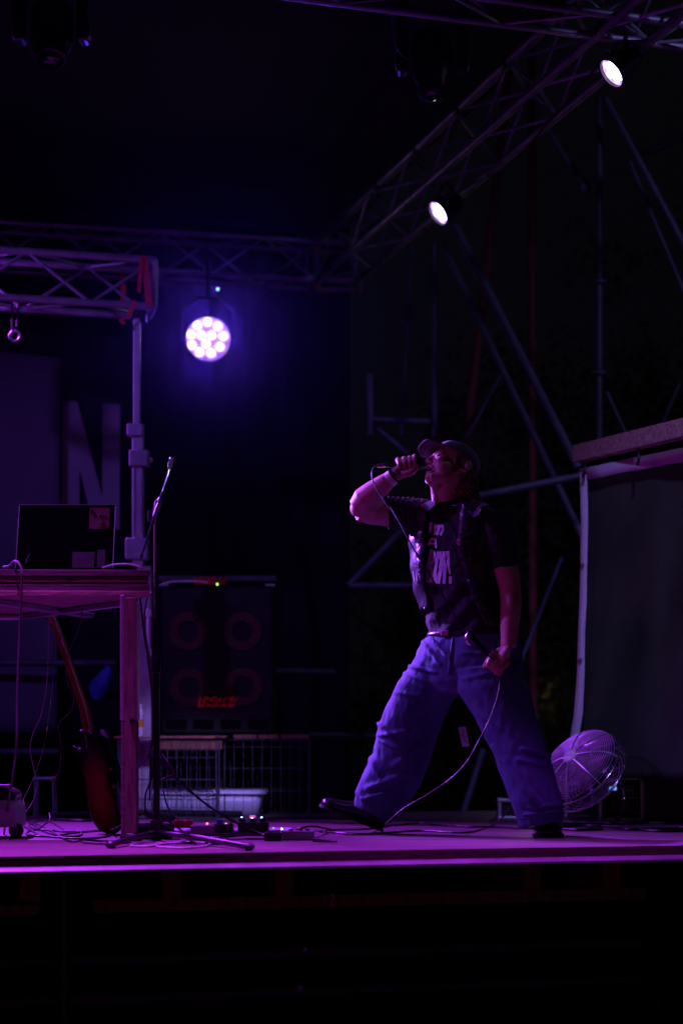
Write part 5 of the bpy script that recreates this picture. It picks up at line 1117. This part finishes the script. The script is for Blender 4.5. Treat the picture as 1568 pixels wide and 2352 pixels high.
folds = [((965, 1468), (1010, 1525), 5, .007), ((985, 1462), (1030, 1510), 4, .005), ((932, 1528), (1000, 1545), 5, .008), ((925, 1545), (985, 1570), 5, .006), ((905, 1590), (970, 1600), 6, .004),
         ((868, 1660), (905, 1698), 5, .012), ((870, 1690), (935, 1680), 6, .008), ((872, 1700), (912, 1722), 5, .008), ((905, 1760), (958, 1715), 8, .010), ((850, 1740), (870, 1790), 7, .008), ((845, 1810), (925, 1780), 8, .012), ((835, 1835), (900, 1815), 6, .010), ((820, 1820), (850, 1855), 5, .006),
         ((1132, 1715), (1245, 1850), 5, .016), ((1215, 1600), (1235, 1680), 5, .006), ((1100, 1640), (1200, 1700), 9, .006), ((1200, 1720), (1262, 1735), 6, .010), ((1190, 1745), (1255, 1760), 6, .007), ((1205, 1870), (1280, 1862), 4, .010), ((1215, 1855), (1285, 1848), 5, .007),
         ((1040, 1455), (1030, 1545), 3, .005), ((1060, 1500), (1130, 1500), 5, .004), ((1060, 1560), (1130, 1545), 6, .005), ((1090, 1470), (1130, 1510), 5, .005)]
def jean_fold(co, n_):
    u, v = UV(co); p = Vector((u, v)); s_ = .007 * noise.noise((co.x * 9 + co.z * 5, co.y * 9, co.z * 8 - co.x * 4)) + .0028 * noise.noise((co.x * 40, co.y * 40, co.z * 22))
    if n_.y < .35:
        for a, c, wd, am in folds:
            a, c = Vector(a), Vector(c); t_ = max(0, min(1, (p - a).dot(c - a) / (c - a).length_squared)); q = (p - a.lerp(c, t_)).length
            if q < wd * 4: s_ += 1.5 * am * (math.exp(-(q / wd) ** 2) - .35 * math.exp(-(q / wd / 2.2) ** 2)) * (.5 + .5 * math.sin(math.pi * min(1, max(0, t_ * .8 + .1))))
    return s_
je = link(remesh(b, .0042, 5, .5, jean_fold), 'jeans', 'denim', person)
bm = bmesh.new(); bm.from_mesh(je.data); jb = BVHTree.FromBMesh(bm); bm.free()
def seam(name, pts, r, m, parent=je):
    q = [onto(jb, [tuple(p)], .0006) for p in cat_rom([Vector((u, v, 0)) for u, v in pts], 10) for p in [(p.x, p.y)]]; q = [x[0] for x in q if x]
    if len(q) > 3: MB().path(q, r, 5).build(name, m, parent)
dden = mat("denim seam thread", (.10, .12, .26), .9, 0, .1, 30, .1)
seam('fly_seam', [(1035, 1462), (1030, 1500), (1036, 1535), (1050, 1560)], .0016, dden)
seam('pocket_seam', [(992, 1462), (1000, 1485), (1018, 1492)], .0014, dden); seam('pocket_seam', [(1085, 1478), (1098, 1500), (1135, 1512)], .0014, dden)
seam('side_seam', [(1196, 1560), (1216, 1640), (1240, 1700), (1258, 1780), (1276, 1850)], .0016, dden)
seam('hem_seam', [(818, 1838), (840, 1856), (885, 1874)], .0016, dden); seam('hem_seam', [(1192, 1882), (1230, 1874), (1285, 1866)], .0016, dden)
b = MB(); b.loft([[G(u, v, .01) + nx_ * (B * K * math.cos(q)) + Vector((1, -.5, 0)).normalized() * (A * K * 1.06 * math.sin(q)) for q in [2 * math.pi * j / 36 for j in range(36)]] for v, u, A, B in ((1446, 1087, 100, 64), (1462, 1084, 105, 68))], cap=False)
bl = b.build('belt', 'shoe', person, smooth=True); bl.modifiers.new('s', 'SOLIDIFY').thickness = .004
q, n_ = hit(jb, 1023, 1455); MB().box(q + Vector((-.004, -.014, 0)), (.036, .006, .022), Matrix.Rotation(R(-30), 3, 'Z')).build('buckle', 'pink', bl, bevel=.003)
# silver clip and dark pouch at the hip
ck = MB().path([G(1074, 1452, -.17), G(1070, 1462, -.175), G(1072, 1476, -.175), G(1078, 1482, -.17)], [(.006, .003), (.0095, .004), (.0095, .004), (.005, .003)], 12).build('silver_clip', 'chrome', person, smooth=True)
MB().path(cat_rom([G(1076, 1452, -.16), G(1090, 1470, -.16), G(1105, 1490, -.16), G(1120, 1506, -.165)], 5), [.011 * (1 - .3 * abs(i / 7.5 - 1)) for i in range(16)], 8).build('hip_strap', 'curtain', person, smooth=True)
# ---- shoes
def shoe(heel, toe, upv, side, hw, hh, label=None):
    heel, toe = Vector(heel), Vector(toe); ax = toe - heel; L = ax.length; ax.normalize(); up_ = Vector(upv); up_ = (up_ - ax * up_.dot(ax)).normalized(); sd_ = ax.cross(up_)
    pr_ = [(-.02, .30, .45), (.02, .62, .82), (.10, .78, 1.0), (.25, .78, 1.1), (.38, .80, 1.0), (.50, .90, .78), (.65, 1.0, .62), (.78, .98, .52), (.90, .84, .46), (.97, .60, .38), (1.0, .32, .26)]
    rings = []; soles = []
    for s_, w1, h1 in pr_:
        c = heel + ax * L * s_; ww, h2 = hw * w1, hh * h1; ring = []
        for j in range(20):
            q = 2 * math.pi * j / 20; x, y = math.cos(q), math.sin(q); x = math.copysign(abs(x) ** .8, x); yy = (y * .5 + .5) if y > 0 else .5 - .5 * abs(y) ** .5
            ring.append(c + sd_ * ww * x * (1 - .25 * max(0, y)) + up_ * (h2 * yy + .010))
        rings.append(ring); soles.append((s_, ww))
    o = MB().loft(rings).build('shoe', 'shoe', person, smooth=True); m_ = o.modifiers.new('a', 'SUBSURF'); m_.levels = m_.render_levels = 1
    if label: o['label'] = label
    out_ = []
    for s_, ww in soles: out_.append(heel + ax * L * s_ + sd_ * (ww + .003))
    for s_, ww in soles[::-1]: out_.append(heel + ax * L * s_ - sd_ * (ww + .003))
    n = len(out_); MB().add(out_ + [p + up_ * .013 for p in out_], [tuple(range(n)), tuple(range(n, 2 * n))[::-1]] + [(i, (i + 1) % n, n + (i + 1) % n, n + i) for i in range(n)]).build('sole', 'sole', o)
    for k in range(4):
        c = heel + ax * L * (.42 + .07 * k) + up_ * (hh * (.98 - .11 * k)); MB().path([c - sd_ * hw * .45, c + up_ * .004, c + sd_ * hw * .45], .0022, 6).build('lace', 'curtain', o)
    return o
shoe(G(874, 1909, .23), G(734, 1853, .17), (.43, 0, .9), 0, .050, .088, 'black shoe lifted onto its heel')
yl = 8.08; shoe((P(1262, 0, yl).x, yl, STG + .001), (P(1256, 0, 7.83).x, 7.83, STG + .001), (0, 0, 1), 0, .060, .078, 'black shoe flat on the stage')
for a_, c_ in ((G(866, 1868, .19), G(862, 1893, .205)), (G(1259, 1868, -.08), G(1262, 1905, .03))): MB().tube(a_, c_, .041, .038, 18).build('sock', 'curtain', person, smooth=True)
# wristband
wd_ = (G(912, 1086, -.03) - G(884, 1109, -.01)).normalized(); MB().lathe([(.0305, -.012), (.033, -.012), (.0325, .012), (.030, .012)], G(899, 1098, -.025), wd_, 24).build('wristband', 'white', person, smooth=True)
MB().lathe([(.0315, -.006), (.034, -.005), (.034, .004), (.031, .005)], G(905, 1092, -.03), wd_, 24).build('bracelet', 'curtain', person, smooth=True)
# ---------------------------------------------------------------- microphone and cable
t = thing('microphone', 'black handheld microphone gripped in the raised hand before the open mouth', 'microphone', G(925, 1068, -.01))
ma, mb = G(870, 1070, -.012), G(965, 1065, -.008); md = (mb - ma).normalized()
MB().lathe([(.0, 0), (.0088, .0), (.0095, .01), (.0105, .06), (.014, .125), (.0165, .14)], G(885, 1069.2, -.012), md, 24).build('handle', 'blackp', t, smooth=True)
MB().lathe([(.016, -.024), (.021, -.018), (.0245, -.008), (.0255, 0), (.0255, .003), (.023, .014), (.014, .023), (0, .026)], G(966, 1065, -.008), md, 28).build('grille', mat('dark wire mesh', (.03, .03, .035), .35, .8, .5, 160, .8), t, smooth=True)
MB().lathe([(.0256, -.002), (.0265, 0), (.0256, .003)], G(965, 1065, -.008), md, 28).build('grille_band', 'blackp', t, smooth=True)
MB().lathe([(.0, -.032), (.006, -.032), (.0085, -.022), (.009, .0), (0, 0)], G(884, 1069.3, -.012), md, 16).build('connector', mat('copper toned connector', (.5, .3, .2), .3, .8, .1, 20, .02), t, smooth=True)
cable('microphone_cable', 'black microphone cable falling from the raised hand across the vest to the hip', [G(867, 1070.5, -.012), G(858, 1073, -.02), G(854, 1085, -.04), G(856, 1105, -.06), G(864, 1122, -.08), G(876, 1142, -.10), G(892, 1160, -.13), G(920, 1205, -.19), G(948, 1258, -.23), G(985, 1318, -.235), G(1020, 1375, -.22), G(1050, 1425, -.20), G(1072, 1455, -.185), G(1092, 1480, -.19), G(1118, 1503, -.20), G(1132, 1515, -.195)], .0032)
tag(MB().path(cat_rom([G(880, 1140, -.105), G(888, 1150, -.115), G(893, 1162, -.125), G(900, 1172, -.14)], 4), [.006, .010, .012, .012, .011, .012, .011, .010, .009, .009, .008, .006, .004], 10).build('cable_sleeve', 'curtain', smooth=True), 'black fabric cable wrap round the microphone cable below the forearm', 'cable wrap')
cable('microphone_cable', 'black cable swinging from the lower fist down to the floor between the legs', [G(1146, 1545, -.19), G(1148, 1562, -.23), G(1142, 1600, -.29), G(1126, 1648, -.31), G(1100, 1700, -.3), G(1070, 1752, -.27), G(1030, 1792, -.2), G(980, 1826, -.2), G(930, 1855, -.18), G(893, 1885, -.1), F(866, 1908, .004), F(835, 1916, .004), F(780, 1914, .004), F(720, 1905, .004)], .0028)
# hanging tag
t = thing('luggage_tag', 'small white tag with a black scribble hanging between the legs', 'tag', G(1064, 1693, .06))
tx = Vector((.98, 0, -.0)).normalized(); a = R(12); ex_, ez_ = Vector((math.cos(a), 0, -math.sin(a) * .2)), Vector((-math.sin(a), 0, math.cos(a)))
q = [G(1052, 1670, .06), G(1069, 1669, .06), G(1077, 1715, .06), G(1061, 1715, .06)]
MB().add(q + [p + Vector((0, .002, 0)) for p in q], [(0, 1, 2, 3), (7, 6, 5, 4), (0, 4, 5, 1), (1, 5, 6, 2), (2, 6, 7, 3), (3, 7, 4, 0)]).build('card', 'white', t)
MB().path([G(u, v, .0585) for u, v in ((1058, 1678), (1064, 1676), (1062, 1688), (1058, 1690), (1068, 1693), (1064, 1698), (1070, 1702), (1073, 1710))], .0012, 5).build('scribble', 'blackp', t)
MB().path([G(1045, 1630, .07), G(1054, 1660, .06), G(1060, 1672, .059)], .0011, 5).build('string', 'rubber', t)
# ---------------------------------------------------------------- stage haze
hz = MB().box((0, 30, 9.4), (74, 74, 20.9)).build('haze', 'white'); hz['kind'] = 'stuff'
hm = bpy.data.materials.new("haze"); hm.use_nodes = True; nt = hm.node_tree; nt.nodes.remove(nt.nodes["Principled BSDF"])
pv = nt.nodes.new("ShaderNodeVolumePrincipled"); pv.inputs["Color"].default_value = (.8, .8, .85, 1); pv.inputs["Density"].default_value = 0.0005; pv.inputs["Anisotropy"].default_value = 0.975
nt.links.new(pv.outputs[0], nt.nodes["Material Output"].inputs["Volume"]); hz.data.materials[0] = hm
